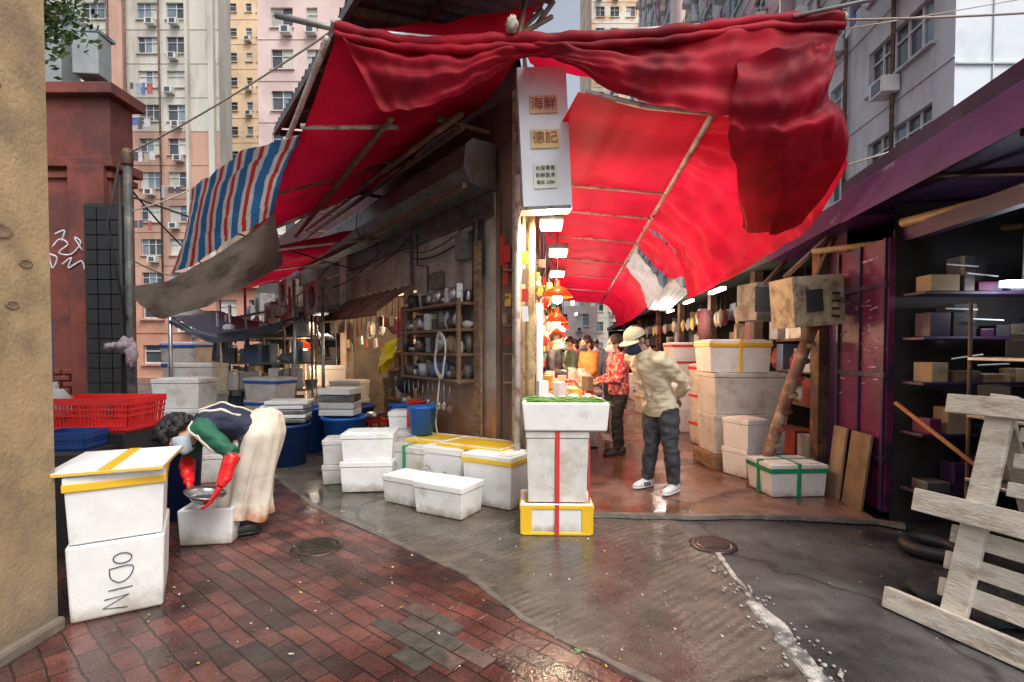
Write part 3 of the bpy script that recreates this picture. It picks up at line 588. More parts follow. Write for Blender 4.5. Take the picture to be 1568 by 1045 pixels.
# ---------------------------------------------------------------- lamps
glow=mat('bulb_glow',(1,.9,.7),.5,emit=(1,.78,.45),es=22); glw=mat('white_tube_glow',(1,1,1),.5,emit=(1,.88,.66),es=14)
lampred=mat('red_lamp_shade',(.75,.05,.01),.4,var=.05,transl=.4,emit=(1,.12,.02),es=.5)
def redlamp(x,y,z,r,e):
    b=B(); b.lathe((x,y,z),[(.03,.2),(.035,.13),(r*.55,.1),(r,0),(r*.97,0),(r*.5,.085)],lampred,24)
    b.lathe((x,y,z),[(.0,-.075),(.045,-.06),(.06,-.015),(.04,.04),(.02,.07)],glow,14); b.path([(x,y,z+.19),(x,y,z+1.1)],.006,wire_m,5)
    b.out('pendant_lamp'); 
    if e: point('lamp_light',(x,y,z-.14),e,(1,.62,.34),.06)
redlamp(.53,6.0,2.02,.18,55); redlamp(.64,7.4,1.80,.17,50); redlamp(.72,8.2,1.6,.15,20); redlamp(.86,9.6,1.85,.17,50); redlamp(1.1,11.5,1.9,.17,50); redlamp(1.5,15,2,.17,80)
redlamp(-3.5,8.6,1.42,.13,22)
def flood(x,y,z,e):
    b=B(); b.box((x,y,z+.04),(.22,.16,.07),steel,rx=-.3); b.box((x,y-.01,z-.01),(.19,.13,.025),glw,rx=-.3); b.path([(x,y,z+.06),(x-.1,y+.05,z+.25)],.012,steel,6); b.out('flood_lamp',.006); point('flood_light',(x,y-.03,z-.08),e,(1,.76,.5),.07)
flood(.36,4.72,2.55,60); flood(.52,5.8,2.5,35); flood(.64,7.3,2.48,35)
b=B()
for (x,y,z) in [(1.3,11,2.4),(2.0,16,2.5),(2.75,6.9,2.2),(3.3,9.6,2.3),(3.7,12,2.3)]: b.box((x,y,z),(.06,.6,.04),glw,rz=-.11)
b.out('fluorescent_tube'); point('tube_light',(2.7,6.8,2.0),10,(1,.9,.8)); point('tube_light',(3.0,10,2.1),30,(1,.9,.8)); point('tube_light',(2.0,14,2.2),80,(1,.85,.7))
point('shop_light',LF(3.4,-.4,1.95),55,(1,.68,.4)); point('shop_light',LF(6.3,.2,1.9),22,(1,.85,.68)); point('shop_light',LF(10,.3,2.1),35,(1,.88,.75))
b=B(); b.lathe(LF(3.4,-.4,2.1),[(0,-.06),(.05,-.03),(.04,.03),(.01,.08)],glow,12); b.out('light_bulb')
# ---------------------------------------------------------------- sign
sg=B(); sw=mat('sign_white',(.66,.72,.78),.4,var=.08,sc=4,col2=(.5,.45,.38),c2s=4,c2t=(.6,.75)); MS=Matrix.Rotation(.04,3,'Z')@Matrix.Rotation(-.05,3,'Y')
sg.box((.275,4.52,3.22),(.42,.2,1.2),sw,M=MS); sg.box((.267,4.412,3.50),(.24,.005,.15),mat('sign_orange',(.62,.4,.24),.5,var=.2),M=MS); sg.box((.28,4.412,3.21),(.24,.005,.16),mat('sign_gold',(.66,.5,.22),.5,var=.2),M=MS)
sg.box((.285,4.412,2.90),(.2,.004,.22),mat('sign_notice',(.66,.7,.6),.5),M=MS); sg.box((.285,4.52,2.63),(.43,.21,.03),greyst,M=MS)
so_=sg.out('shop_sign',.008)
MT=MS@Matrix.Rotation(math.pi/2,3,'X')
txt=mat('sign_text',(.25,.03,.02),.5); txk=mat('sign_text_dark',(.03,.06,.05),.5)
for s,x,z,sz,m in [('海鮮',.267,3.50,.11,txt),('德記',.28,3.215,.11,txt),('批發零售',.285,2.96,.042,txk),('新鮮急凍',.285,2.90,.042,txk),('電話 2388',.287,2.84,.036,txk)]:
    text(s,MT,(x,4.405,z),sz,m,so_,'sign_text')
# ---------------------------------------------------------------- awnings
b=B()
rows=[[(-1.30,3.88,3.78),(-.75,3.98,3.72),(-.35,4.05,3.74),(0.05,4.15,3.77)],
      [LF(.8,1.78,3.36),LF(.8,1.2,3.52),LF(.7,.7,3.68),LF(.5,.1,3.92)],
      [LF(2.2,1.8,3.14),LF(2.2,1.2,3.36),LF(2.2,.7,3.6),LF(2.2,.06,3.93)],
      [LF(3.6,1.78,2.93),LF(3.6,1.2,3.22),LF(3.6,.7,3.5),LF(3.6,.06,3.9)]]
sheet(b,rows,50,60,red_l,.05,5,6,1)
b.out('left_awning')
b=B()
rows=[[LF(3.3,1.95,2.66),LF(3.3,1.3,2.84),LF(3.3,.5,3.1)],[LF(6,2.1,2.6),LF(6,1.3,2.8),LF(6,.4,3.05)],[LF(9,2.1,2.55),LF(9,1.3,2.75),LF(9,.4,3.0)]]
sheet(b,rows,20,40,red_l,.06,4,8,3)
for t in (3.4,6,8.9): b.path([LF(t,.1,3.05),LF(t,2.05,2.6)],.02,pale_bar,6)
b.out('lower_left_awning')
b=B(); b.path([LF(.82,1.8,3.36),LF(.82,.9,3.58)],.026,pale_bar,8); b.path([LF(.0,1.8,3.72),LF(3.7,1.8,2.9)],.025,pale_bar,8); b.path([LF(3.55,1.8,2.88),LF(3.55,.1,3.85)],.026,pale_bar,8)
b.path([LF(2.2,1.8,3.1),LF(2.2,.1,3.88)],.022,rust,8); b.path([LF(.5,1.1,3.5),LF(4.2,1.1,3.1)],.03,rust,8)
b.path([(-1.72,3.78,3.84),(-1.3,3.88,3.8),(0,4.08,3.8),(.15,4.1,3.82)],.022,steel,8); b.path([(.1,4.05,3.84),(2.33,3.75,3.8)],.022,steel,8)
b.out('awning_frame')
b=B()
def sf(u,v): 
    k=int(u*30+.5*noise.noise(V3((u*2,v*2,3))))%5
    return [st_b,st_b,st_w,st_r,st_w][k]
rows=[[(-1.84,4.6,3.36),(-2.45,4.95,3.36),(-2.95,5.2,3.24),(-3.42,5.5,3.12)],[(-2.25,5.1,3.18),(-2.8,5.35,3.02),(-3.25,5.5,2.86),(-3.55,5.6,2.7)],[(-2.72,5.9,2.98),(-3.12,5.85,2.72),(-3.45,5.8,2.46),(-3.82,5.75,2.22)]]
sheet(b,rows,120,24,st_w,.06,6,3,7,matf=sf,lump=1); b.out('striped_awning')
b=B(); sheet(b,[[(-2.72,5.9,2.96),(-3.3,5.85,2.52),(-3.8,5.75,2.22),(-4.25,5.6,2.1)],[(-2.95,6.5,2.84),(-3.5,6.3,2.36),(-4.0,6.1,2.0),(-4.3,5.9,1.95)],[(-3.2,7.2,2.6),(-3.7,6.9,2.2),(-4.1,6.5,1.88),(-4.3,6.2,1.8)]],30,20,grey_t,.05,5,5,11); b.out('grey_canvas_sheet')
b=B()
front=[(-1.30,3.86,3.80),(-.85,3.92,3.73),(-.4,3.96,3.74),(-.02,3.98,3.77),(.35,3.95,3.76),(.8,3.9,3.74),(1.3,3.84,3.76),(1.8,3.8,3.8),(2.36,3.74,3.78)]
mid=[(-1.2,3.83,3.62),(-.82,3.84,3.52),(-.4,3.88,3.54),(-.02,3.92,3.66),(.35,3.86,3.64),(.8,3.8,3.52),(1.3,3.76,3.48),(1.8,3.72,3.5),(2.28,3.70,3.55)]
bot=[(-.98,3.9,3.2),(-.75,3.9,3.22),(-.4,3.94,3.36),(-.02,3.98,3.6),(.35,3.9,3.58),(.8,3.84,3.33),(1.3,3.8,3.17),(1.75,3.76,3.14),(2.13,3.74,3.36)]
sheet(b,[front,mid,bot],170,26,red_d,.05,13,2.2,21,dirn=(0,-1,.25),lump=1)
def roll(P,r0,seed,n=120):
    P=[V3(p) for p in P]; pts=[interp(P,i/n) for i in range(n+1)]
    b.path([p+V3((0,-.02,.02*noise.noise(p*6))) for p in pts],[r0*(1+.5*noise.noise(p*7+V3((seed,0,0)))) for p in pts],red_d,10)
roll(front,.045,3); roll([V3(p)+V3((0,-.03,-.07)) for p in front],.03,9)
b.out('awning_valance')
b=B(); sheet(b,[[(-1.28,3.95,3.82),(-.6,4.05,3.82),(0,4.15,3.84)],[(-.95,4.5,4.2),(-.3,4.6,4.36),(.22,4.55,4.42)]],24,10,red,.03,5,3,5)
sheet(b,[[(.05,4.15,3.82),(1.2,4.05,3.8),(2.3,3.8,3.8)],[(.2,4.6,3.9),(1.3,4.7,3.8),(2.2,4.5,3.6)]],24,10,red,.03,5,3,6); b.out('upper_awning')
def PR(Y,z=3.2): return V3((1.53+(Y-3.99)*.1215,Y,z))
b=B()
Ys=[3.92,5.9,7,8.6,10.7,13,16,20]
rows=[]
for Y in Ys:
    l=V3((.12+.1097*(Y-4.9)+.02,Y,3.36)); r=PR(Y,3.23)
    if Y<4: l.x=.5
    m_=l.lerp(r,.5)-Z*.02; rows.append([l,l.lerp(r,.3)-Z*.03,m_,r.lerp(l,.25)-Z*.03,r])
sheet(b,rows,30,90,red,.02,3,9,31,dirn=(0,0,1))
b.out('alley_awning')
b=B()
for Y in Ys[1:]: b.path([V3((.1+.1097*(Y-4.9),Y,3.33)),PR(Y,3.19)],.017,pale_bar,7)
b.path([PR(3.95,3.2),PR(20,3.2)],.026,pale_bar,8)
b.path([(.56,3.96,3.38),(1.02,3.9,3.24),(1.55,3.96,3.22)],.022,pale_bar,8)
b.out('alley_awning_frame')
b=B()
rows=[[PR(4.0,3.22),(1.95,3.9,3.2),(2.25,3.86,3.12),(2.52,3.88,2.80)],
      [PR(4.6,3.22),(2.05,4.55,3.05),(2.42,4.5,2.82),(2.62,4.5,2.50)],
      [PR(5.3,3.22),(2.12,5.3,3.02),(2.45,5.25,2.72),(2.62,5.1,2.40)],
      [PR(6.4,3.22),(2.15,6.3,2.9),(2.45,6.4,2.5),(2.58,6.5,2.22)],
      [PR(7.6,3.22),(2.3,7.5,2.9),(2.5,7.5,2.5),(2.6,7.5,2.15)]]
sheet(b,rows,40,60,red,.07,4,7,41,dirn=(.5,-.3,.6),lump=1)
b.out('awning_side_flap')
b=B()
rows=[[(1.62,3.72,3.5),(1.95,3.66,3.52),(2.22,3.66,3.62),(2.36,3.74,3.78)],
      [(1.58,3.74,3.15),(1.9,3.66,3.1),(2.18,3.66,3.2),(2.3,3.74,3.35)],
      [(1.68,3.95,2.86),(2.0,3.85,2.82),(2.28,3.84,2.86),(2.5,3.88,2.86)],
      [(2.1,4.7,2.52),(2.28,4.6,2.44),(2.42,4.6,2.46),(2.54,4.5,2.52)]]
sheet(b,rows,40,50,red_d,.07,5,3,51,dirn=(.2,-.8,.3),lump=1)
b.out('awning_corner_drape')
b=B(); 
sheet(b,[[PR(8.9,3.1),(2.45,8.9,2.75),(2.62,8.9,2.4)],[PR(10.6,3.1),(2.65,10.6,2.7),(2.8,10.6,2.25)]],20,16,mat('white_tarp',(.5,.52,.56),.6,transl=.4,var=.15),.08,5,4,61,dirn=(.5,0,.6))
sheet(b,[[(2.62,8.4,2.6),(2.8,8.5,2.45),(3.0,8.6,2.4)],[(2.75,10.4,2.2),(3.0,10.5,2.2),(3.2,10.5,2.2)]],30,6,st_w,.05,5,4,61,dirn=(.5,0,.6),matf=lambda u,v:[st_b,st_w,st_r,st_w][int(v*12)%4])
b.out('white_tarp_flap')
b=B(); sheet(b,[[PR(7.6),(2.35,7.6,2.9),(2.6,7.6,2.5)],[PR(8.8),(2.45,8.8,2.85),(2.7,8.8,2.6)]],20,10,red,.06,5,4,73,dirn=(.5,0,.6))
sheet(b,[[PR(10.4),(2.7,10.4,2.9),(2.95,10.4,2.45)],[PR(16),(3.4,16,2.9),(3.7,16,2.3)],[PR(20),(3.9,20,2.9),(4.1,20,2.3)]],20,30,red,.08,5,9,71,dirn=(.5,0,.6))
b.out('far_awning_flap')
b=B(); rope(b,(-1.3,3.86,3.8),(-3.72,5,3.3),.008,rope_m,.04); rope(b,(-3.42,5.5,3.12),(-3.72,5,2.75),.008,rope_m,.02); rope(b,(-3.82,5.75,2.24),(-3.72,5,2.3),.008,rope_m,.02)
rope(b,(2.36,3.74,3.78),(4.6,3.2,3.6),.008,rope_m,.03); rope(b,(2.52,3.88,2.8),(6.5,4.6,4.2),.007,rope_m,.02); rope(b,(2.4,3.8,3.75),(7,5,5.2),.004,rope_m,.03)
b.sph((-1.3,3.84,3.82),.04,rope_m,nz=.5); b.sph((2.36,3.73,3.79),.035,rope_m,nz=.5); b.sph((0,3.9,3.85),(.045,.04,.06),rope_m,nz=.5)
b.path([(2.0,3.7,3.78),(2.75,3.55,3.86),(3.35,3.4,4.2)],.014,steel,6)
rope(b,(-3.72,5,3.0),LF(6,1.9,2.65),.01,wire_m,.1); rope(b,(-3.7,5,2.9),(-2,12,2.9),.01,wire_m,.1)
b.out('tie_rope')
b=B()
for a_,c_ in [((-.15,4.1,3.78),(.35,4.6,4.35)),((-.05,4.05,3.8),(.28,4.9,4.6)),((.2,4.5,4.2),(.36,4.5,4.42)),((-.02,4.1,3.85),(.5,4.8,4.32)),((.05,4.1,3.85),(.12,4.6,4.5))]: b.path([a_,c_],.022,rust,7)
b.out('bamboo_poles')
b=B(); cor=mat('corrugated_sheet',(.09,.1,.11),.6,.3,var=.4,sc=5,col2=(.12,.08,.06),c2s=3)
def rf(u,v):
    t=-1.0+4.8*u; return LF(t,-.3+1.75*v,4.78-.3*v+.03*math.sin(t*40))
b.grid(rf,190,3,cor)
for t in (-.5,.6,1.7,2.8,3.7): b.beam(LF(t,0,4.62),LF(t,1.4,4.38),.05,.07,rust)
b.beam(LF(-1,1.43,4.42),LF(3.8,1.43,4.42),.05,.09,shut); b.beam(LF(-1,.7,4.56),LF(3.8,.7,4.56),.05,.07,rust)
b.out('corrugated_roof')
b=B(); shk=mat('rusty_sheet_wall',(.16,.1,.09),.7,var=.6,sc=9,col2=(.28,.25,.22),c2s=4,bump=.6,bsc=12)
b.box(LF(5.0,-1.2,5.9),(3.6,1.6,3.0),shk,rz=rzL); 
for k in range(8): b.box(LF(3.4+k*.45,-.38,5.9),(.05,.05,2.9),rust,rz=rzL)
b.box(LF(4.2,-.37,5.9),(.8,.05,.6),black,rz=rzL)
b.out('rooftop_shack',.01)
# ---------------------------------------------------------------- pole, crate, left things
b=B(); b.path([(-3.72,5,0),(-3.72,5,3.32)],.036,mat('old_pole',(.1,.105,.1),.6,.3,var=.4,sc=9,col2=(.2,.18,.16),c2s=7),12); b.lathe((-3.72,5,3.3),[(.05,-.1),(.055,.0),(.035,.05),(0,.06)],rust,12)
b.path([(-3.72,4.95,1.7),(-3.85,4.9,2.6),(-3.76,4.95,3.2)],.01,wire_m,6); b.path([(-3.8,5,.6),(-3.8,5,3.1)],.02,wire_m,6)
b.out('metal_pole')
b=B(); rag=mat('checked_rag',(.32,.25,.27),.8,var=.5,sc=40,col2=(.14,.14,.2),c2s=20)
b.sph((-3.72,4.93,1.45),(.08,.06,.08),rag,nz=.7,nsc=3); b.sph((-3.64,4.9,1.36),(.05,.04,.12),rag,nz=.6,nsc=3); b.sph((-3.84,4.93,1.44),(.09,.04,.04),rag,nz=.6,nsc=3); b.out('tied_rag')
def basket(x,y,z,w,d,h,rz,m,name):
    b=B(); M=Matrix.Rotation(rz,3,'Z'); c=V3((x,y,z)); P=lambda a,bb,cc:c+M@V3((a,bb,cc))
    b.box(P(0,0,.01),(w*.92,d*.92,.015),m,rz=rz)
    for sx,sy,ln,ax in [(0,-1,w,0),(0,1,w,0),(-1,0,d,1),(1,0,d,1)]:
        n=int(ln/.028)
        for k in range(n+1):
            q=-ln/2+ln*k/n
            p0=P(q*.92,sy*d/2*.92,0) if ax==0 else P(sx*w/2*.92,q*.92,0); p1=P(q,sy*d/2,h) if ax==0 else P(sx*w/2,q,h)
            b.beam(p0,p1,.01,.01,m)
        for zz,hh in ((.03,.03),(h*.5,.012),(h*.68,.012),(h-.02,.05)):
            s=.92+.08*zz/h
            if ax==0: b.box(P(0,sy*d/2*s,zz),(w*s+.012,.016,hh),m,rz=rz)
            else: b.box(P(sx*w/2*s,0,zz),(.016,d*s,hh),m,rz=rz)
    b.out(name)
basket(-3.15,3.95,.8,.66,.42,.25,.02,redpl,'plastic_basket'); basket(-3.1,3.6,.72,.3,.25,.12,.1,bluedk,'plastic_basket')
b=B(); b.box((-3.25,4.0,.4),(.8,.5,.8),black); b.box((-3.25,3.74,.5),(.7,.02,.05),steel); b.out('black_crate',.02)
b=B(); b.box((-3.1,3.6,.36),(.4,.34,.72),black,rz=.1); b.out('black_crate',.02)
b=B(); b.sph((-3.55,3.9,1.0),(.15,.15,.12),bag,nz=.5); b.out('plastic_bag')
# ---------------------------------------------------------------- maroon block (left)
bm_=mat('red_rendered_wall',(.2,.05,.035),.75,var=.3,sc=2.5,col2=(.11,.035,.03),c2s=1.3,bump=.5,bsc=18)
b=B()
b.box((-7.5,6.7,2.3),(4.9,.4,4.6),bm_); b.box((-7.5,6.7,3.75),(5.05,.55,.12),bm_); b.box((-7.5,6.7,3.6),(4.97,.47,.08),bm_); b.box((-7.5,6.7,4.65),(5.1,.6,.14),bm_)
b.box((-5.3,6.46,1.9),(.45,.1,3.6),bm_)
for i in range(12):
    for k in range(6): b.box((-6.15+k*.23+(i%2)*.11,6.48,.25+i*.08),(.2,.05,.06),bm_)
b.out('red_brick_building',.01)
b=B()
for i in range(14):
    for k in range(3): b.box((-4.98+k*.155,6.1,.75+i*.175),(.145,.04,.165),mat('black_panel',(.015,.016,.017),.45,var=.4,sc=7))
b.box((-4.83,6.14,1.9),(.5,.03,2.5),black); b.box((-4.83,6.15,.3),(.06,.06,.8),black); b.out('black_hanging_panel',.004)
b=B(); gw=mat('graffiti_paint',(.62,.62,.66),.5)
G=lambda x,z:V3((-5.72+x*.4,6.395,2.55+z*.42))
for st in [[(0,.3),(.25,.55),(.5,.4),(.2,.15),(.6,.1),(.9,.45),(.7,.6),(.95,.2)],[(.3,-.2),(.6,0),(.5,-.3),(.9,-.1),(1,-.35)],[(-.1,.1),(0,-.3),(.15,0),(-.1,.12)],[(.1,.7),(.4,.8),(.3,.5)]]:
    b.path([interp([G(*q) for q in st],i/24) for i in range(25)],.012,gw,5)
for q in b.V: q.y=6.4+(q.y-6.4)*.2
b.out('graffiti')
b=B(); gb=mat('grey_cabinet',(.28,.31,.32),.5,.1,var=.15,sc=5); b.box((-5.75,6.6,5.2),(.3,.3,1.0),gb); b.box((-5.25,6.5,5.05),(.3,.25,.5),gb,rz=.1); b.box((-5.28,6.55,5.35),(.36,.3,.05),gb)
b.path([(-5.3,6.6,4.7),(-5.3,6.6,4.85)],.04,steel,8); b.path([(-5.15,6.6,4.7),(-5.15,6.6,4.85)],.025,black,8); b.path([(-5.75,6.6,4.6),(-5.75,6.6,4.8)],.03,black,8); b.out('electrical_cabinet',.015)
b=B(); br=mat('blue_rail',(.03,.1,.2),.5,.2)
for x in (-5.6,-5.4): b.path([(x,6.0,0),(x,6.0,1.75)],.02,br,7)
for z in (.6,1.2,1.7): b.path([(-6.4,6,z),(-5.4,6,z)],.018,br,7)
b.out('blue_railing')
b=B(); bark=mat('bark',(.12,.09,.06),.9,var=.3,bump=.6,bsc=20); lf=[mat('foliage_a',(.06,.12,.03),.6,transl=.3),mat('foliage_b',(.1,.17,.04),.6,transl=.3),mat('foliage_c',(.03,.07,.02),.6)]
b.path([(-4.6,3.9,0),(-4.55,3.95,1.5),(-4.5,4,3),(-4.4,4.05,4.2),(-4.2,4.1,5)],[.1,.09,.075,.05,.02],bark,9)
tips=[]
for i in range(16):
    z=random.uniform(3.4,5); a=random.random()*6.28; q=V3((-4.45,4.0,z)); e=q+V3((math.cos(a)*.9,math.sin(a)*.6,random.uniform(-.1,.6))); b.path([q,q.lerp(e,.5)+Z*.1,e],[.03,.018,.006],bark,6); tips+=[q.lerp(e,.55),q.lerp(e,.8),e]
for e in [V3((-3.65,4,4.3)),V3((-3.6,4.05,4.6)),V3((-3.7,4,3.95)),V3((-3.75,4.05,4.9))]: b.path([(-4.4,4.05,4.1),(-4.1,4.03,4.4),e],[.03,.015,.005],bark,6); tips+=[e,e-V3((.15,0,-.05))]
for t in tips:
    for k in range(75):
        p=t+V3((random.gauss(0,.12),random.gauss(0,.14),random.gauss(0,.12))); n=V3((random.gauss(0,1),random.gauss(0,1),random.gauss(0,1))).normalized(); x=n.orthogonal().normalized()*.035; y=n.cross(x).normalized()*.018
        b.add([p+x,p+y,p-x,p-y],[(0,1,2,3)],random.choice(lf))
b.out('tree')
# ---------------------------------------------------------------- towers
gl=[mat('glass_dark',(.06,.07,.08),.15,var=.4,sc=.5),mat('glass_blue',(.16,.22,.26),.15,var=.4,sc=.5),mat('glass_curtain',(.5,.5,.45),.4,var=.3,sc=.5)]
fr=mat('window_frame',(.55,.56,.56),.5)
acm=mat('ac_unit',(.6,.6,.58),.5,var=.2,sc=2); laundry=[mat('laundry%d'%i,c,.8) for i,c in enumerate([(.1,.15,.35),(.5,.5,.52),(.4,.1,.1),(.08,.08,.1),(.3,.35,.4),(.3,.28,.22)])]
def facade(b,O,D,N,W,z0,z1,fh,bays,wm,sill=.9,wh=1.4,rec=.18,ac=.4,lau=.2,mull=2):
    O=V3(O); P=lambda s,z,o=0:O+D*s+Z*z+N*o; nf=int((z1-z0)/fh)
    M=Matrix((D,-N,Z)).transposed()
    for i in range(nf):
        zb=z0+i*fh; m=wm(zb) if callable(wm) else wm; a,c=zb+sill,zb+sill+wh
        b.quad([P(0,zb),P(W,zb),P(W,a),P(0,a)],m); b.quad([P(0,c),P(W,c),P(W,zb+fh),P(0,zb+fh)],m); s=0
        for (x0,x1) in bays:
            b.quad([P(s,a),P(x0,a),P(x0,c),P(s,c)],m); s=x1
            b.quad([P(x0,a),P(x1,a),P(x1,a,-rec),P(x0,a,-rec)],m); b.quad([P(x0,c,-rec),P(x1,c,-rec),P(x1,c),P(x0,c)],m)
            b.quad([P(x0,a),P(x0,a,-rec),P(x0,c,-rec),P(x0,c)],m); b.quad([P(x1,a,-rec),P(x1,a),P(x1,c),P(x1,c,-rec)],m)
            nn=max(1,round((x1-x0)/.7))
            for k in range(nn):
                g0=x0+(x1-x0)*k/nn; g1=x0+(x1-x0)*(k+1)/nn
                b.quad([P(g0,a,-rec),P(g1,a,-rec),P(g1,c,-rec),P(g0,c,-rec)],random.choice([gl[0],gl[0],gl[1],gl[2]]))
                b.box(P(g0,(a+c)/2,-rec+.03),(.07,.06,wh),fr,M=M)
            b.box(P((x0+x1)/2,a+.03,-rec+.04),(x1-x0,.08,.07),fr,M=M); b.box(P((x0+x1)/2,a+wh*.68,-rec+.035),(x1-x0,.06,.05),fr,M=M)
            b.box(P((x0+x1)/2,a-.06,.06),(x1-x0+.2,.16,.08),m,M=M)
            if random.random()<ac:
                xx=random.uniform(x0+.3,x1-.3); b.box(P(xx,a-.42,.3),(.75,.5,.5),acm,M=M); b.box(P(xx,a-.42,.56),(.45,.02,.36),gl[0],M=M)
            if random.random()<lau:
                b.beam(P(x0,a-.05,.9),P(x1,a-.05,.9),.03,.03,fr); b.beam(P(x0,a-.05,0),P(x0,a-.05,.9),.03,.03,fr); b.beam(P(x1,a-.05,0),P(x1,a-.05,.9),.03,.03,fr)
                q=x0
                while q<x1-.2:
                    wq=random.uniform(.25,.5); hq=random.uniform(.5,1.0); b.box(P(q+wq/2,a-.1-hq/2,.9+random.uniform(-.2,.1)),(wq,.04,hq),random.choice(laundry),M=M); q+=wq+random.uniform(.02,.3)
        b.quad([P(s,a),P(W,a),P(W,c),P(s,c)],m)
        b.box(P(W/2,zb+.02,.015),(W,.05,.06),m,M=M)
def tower(name,x0,x1,y,depth,z1,fh,bays,wm,side=None,**k):
    b=B(); X=V3((1,0,0)); W=x1-x0
    facade(b,(x0,y,0),X,V3((0,-1,0)),W,0,z1,fh,bays,wm,**k)
    nf=int(z1/fh); zt=nf*fh; m=wm(zt) if callable(wm) else wm
    ms=side or m
    b.quad([(x1,y,0),(x1,y+depth,0),(x1,y+depth,zt),(x1,y,zt)],ms); b.quad([(x0,y+depth,0),(x0,y,0),(x0,y,zt),(x0,y+depth,zt)],ms)
    b.quad([(x0,y,zt),(x1,y,zt),(x1,y+depth,zt),(x0,y+depth,zt)],ms); b.quad([(x1,y+depth,0),(x0,y+depth,0),(x0,y+depth,zt),(x1,y+depth,zt)],ms)
    return b
gw1=mat('tower_grey',(.58,.56,.5),.8,var=.12,sc=.5,col2=(.44,.41,.36),c2s=.35,vec=(1,1,.25)); pk1=mat('tower_pink',(.54,.33,.25),.8,var=.12,sc=.5,col2=(.43,.27,.21),c2s=.35,vec=(1,1,.25))
wf=lambda z: gw1 if z>18 else pk1
b=tower('t',-46,-25.4,45,2,46,2.9,[(1,3.5),(5,7.6),(8.8,11.4),(13.6,15.4),(16.1,17.8)],wf,ac=.5,lau=.5)
for x,wd_ in ((-34,1.1),(-28,.25),(-25.9,.5)): b.box((x,44.85,22),(wd_,.5,44),pk1 if wd_>.6 else gw1)
for x in (-34.7,-33.2,-30.3): b.path([(x,44.6,0),(x,44.6,44)],.09,rust,6)
b.out('apartment_tower')
cr2=mat('tower_cream',(.75,.55,.35),.8,var=.1,sc=.4,col2=(.62,.45,.3),c2s=.3)
tower('t',-36,-29.2,62,12,60,2.9,[(.6,1.3),(2.3,3.2),(4.3,5.0),(5.6,6.2)],cr2,ac=.15,lau=0,wh=1.0).out('apartment_tower')
pw=mat('tower_pinkwhite',(.68,.53,.5),.8,var=.1,sc=.4,col2=(.55,.42,.4),c2s=.3)
tower('t',-18.6,-8,38,3,46,3.0,[(1.0,2.6),(3.6,4.4),(6,7.6)],pw,ac=.3,lau=.1).out('apartment_tower')
orc=mat('tower_orange',(.72,.48,.3),.8,var=.12,sc=.4,col2=(.7,.64,.55),c2s=.4,c2t=(.48,.52))
tower('t',11,19.5,72,12,62,2.9,[(.6,1.8),(2.6,3.8),(4.8,6.0),(6.8,8)],orc,ac=.4,lau=.2).out('apartment_tower')
sal=mat('salmon_wall',(.5,.25,.17),.8,var=.15,sc=1,col2=(.4,.2,.14),c2s=.6)
b=tower('t',-19,-11.2,25,8,4.4,2.2,[(1,2),(2.6,3.8),(4.6,5.6),(6.2,7.2)],sal,sill=.7,wh=.9,ac=.4,lau=0); b.box((-15.1,24.9,4.45),(8,.5,.2),sal); b.out('salmon_building')
gr=mat('tile_facade_grey',(.52,.54,.56),.7,var=.12,sc=.8,col2=(.38,.39,.4),c2s=.5,vec=(1,1,.3)); wt=mat('white_tile_wall',(.62,.67,.72),.6,var=.06,sc=.6,col2=(.52,.57,.61),c2s=.4)
pnk=mat('pink_facade',(.6,.42,.42),.8,var=.12,sc=.7,col2=(.46,.35,.35),c2s=.4)
N_=V3((-.994,.109,0)); D_=V3((-.109,-.994,0))
def rp(Y): return V3((10.4+.11*Y,Y,0))
b=B(); W=10.06
facade(b,rp(24),D_,N_,W,0,34,3.1,[(.7,2.2),(3.4,4.6),(6.0,9.2)],gr,ac=.8,lau=.15)
b.quad([rp(14)+V3((-.01,0,0)),rp(14)+V3((18,0,0)),rp(14)+V3((18,0,34)),rp(14)+V3((-.01,0,34))],wt)
b.quad([rp(24),rp(24)+Z*34,rp(24)+V3((18,0,34)),rp(24)+V3((18,0,0))],wt)
b.quad([rp(24)+Z*34.0,rp(14)+Z*34,rp(14)+V3((18,0,34)),rp(24)+V3((18,0,34))],wt)
for z in range(3,34,3): b.box(rp(14)+V3((9,-.03,z+.1)),(18,.06,.05),gr)
for x in range(1,18,2): b.box(rp(14)+V3((x,-.02,17)),(.03,.04,34),gr)
for Y in (16.5,19.3,21.5): b.path([rp(Y)+N_*.12,rp(Y)+N_*.12+Z*33],.07,rust,6)
b.out('office_building')
b=B(); facade(b,rp(44)+V3((-.6,0,0)),D_,N_,19.8,0,42,2.9,[(.8,2.4),(3.4,4.6),(6,8.5),(10,11.4),(12.6,15),(16.4,18.4)],lambda z:pnk if int(z/2.9)%5<2 else gr,ac=.85,lau=.6)
b.quad([rp(24.2)+V3((-.6,0,0)),rp(24.2)+V3((10,0,0)),rp(24.2)+V3((10,0,42)),rp(24.2)+V3((-.6,0,42))],pnk); b.out('residential_block')
b=B(); facade(b,rp(66)+V3((-1.6,0,0)),D_,N_,21.5,0,58,2.9,[(1,3),(5,7),(9,12),(14,16),(18,20.5)],lambda z:wt if int(z/2.9)%4<3 else pnk,ac=.85,lau=.6)
b.quad([rp(44.5)+V3((-1.6,0,0)),rp(44.5)+V3((10,0,0)),rp(44.5)+V3((10,0,58)),rp(44.5)+V3((-1.6,0,58))],pw); b.out('residential_block')
b=tower('t',2,10,60,6,8,3.2,[(.5,2),(3,4.5),(5.5,7)],pw,ac=.5,lau=0); b.out('distant_shop_building')
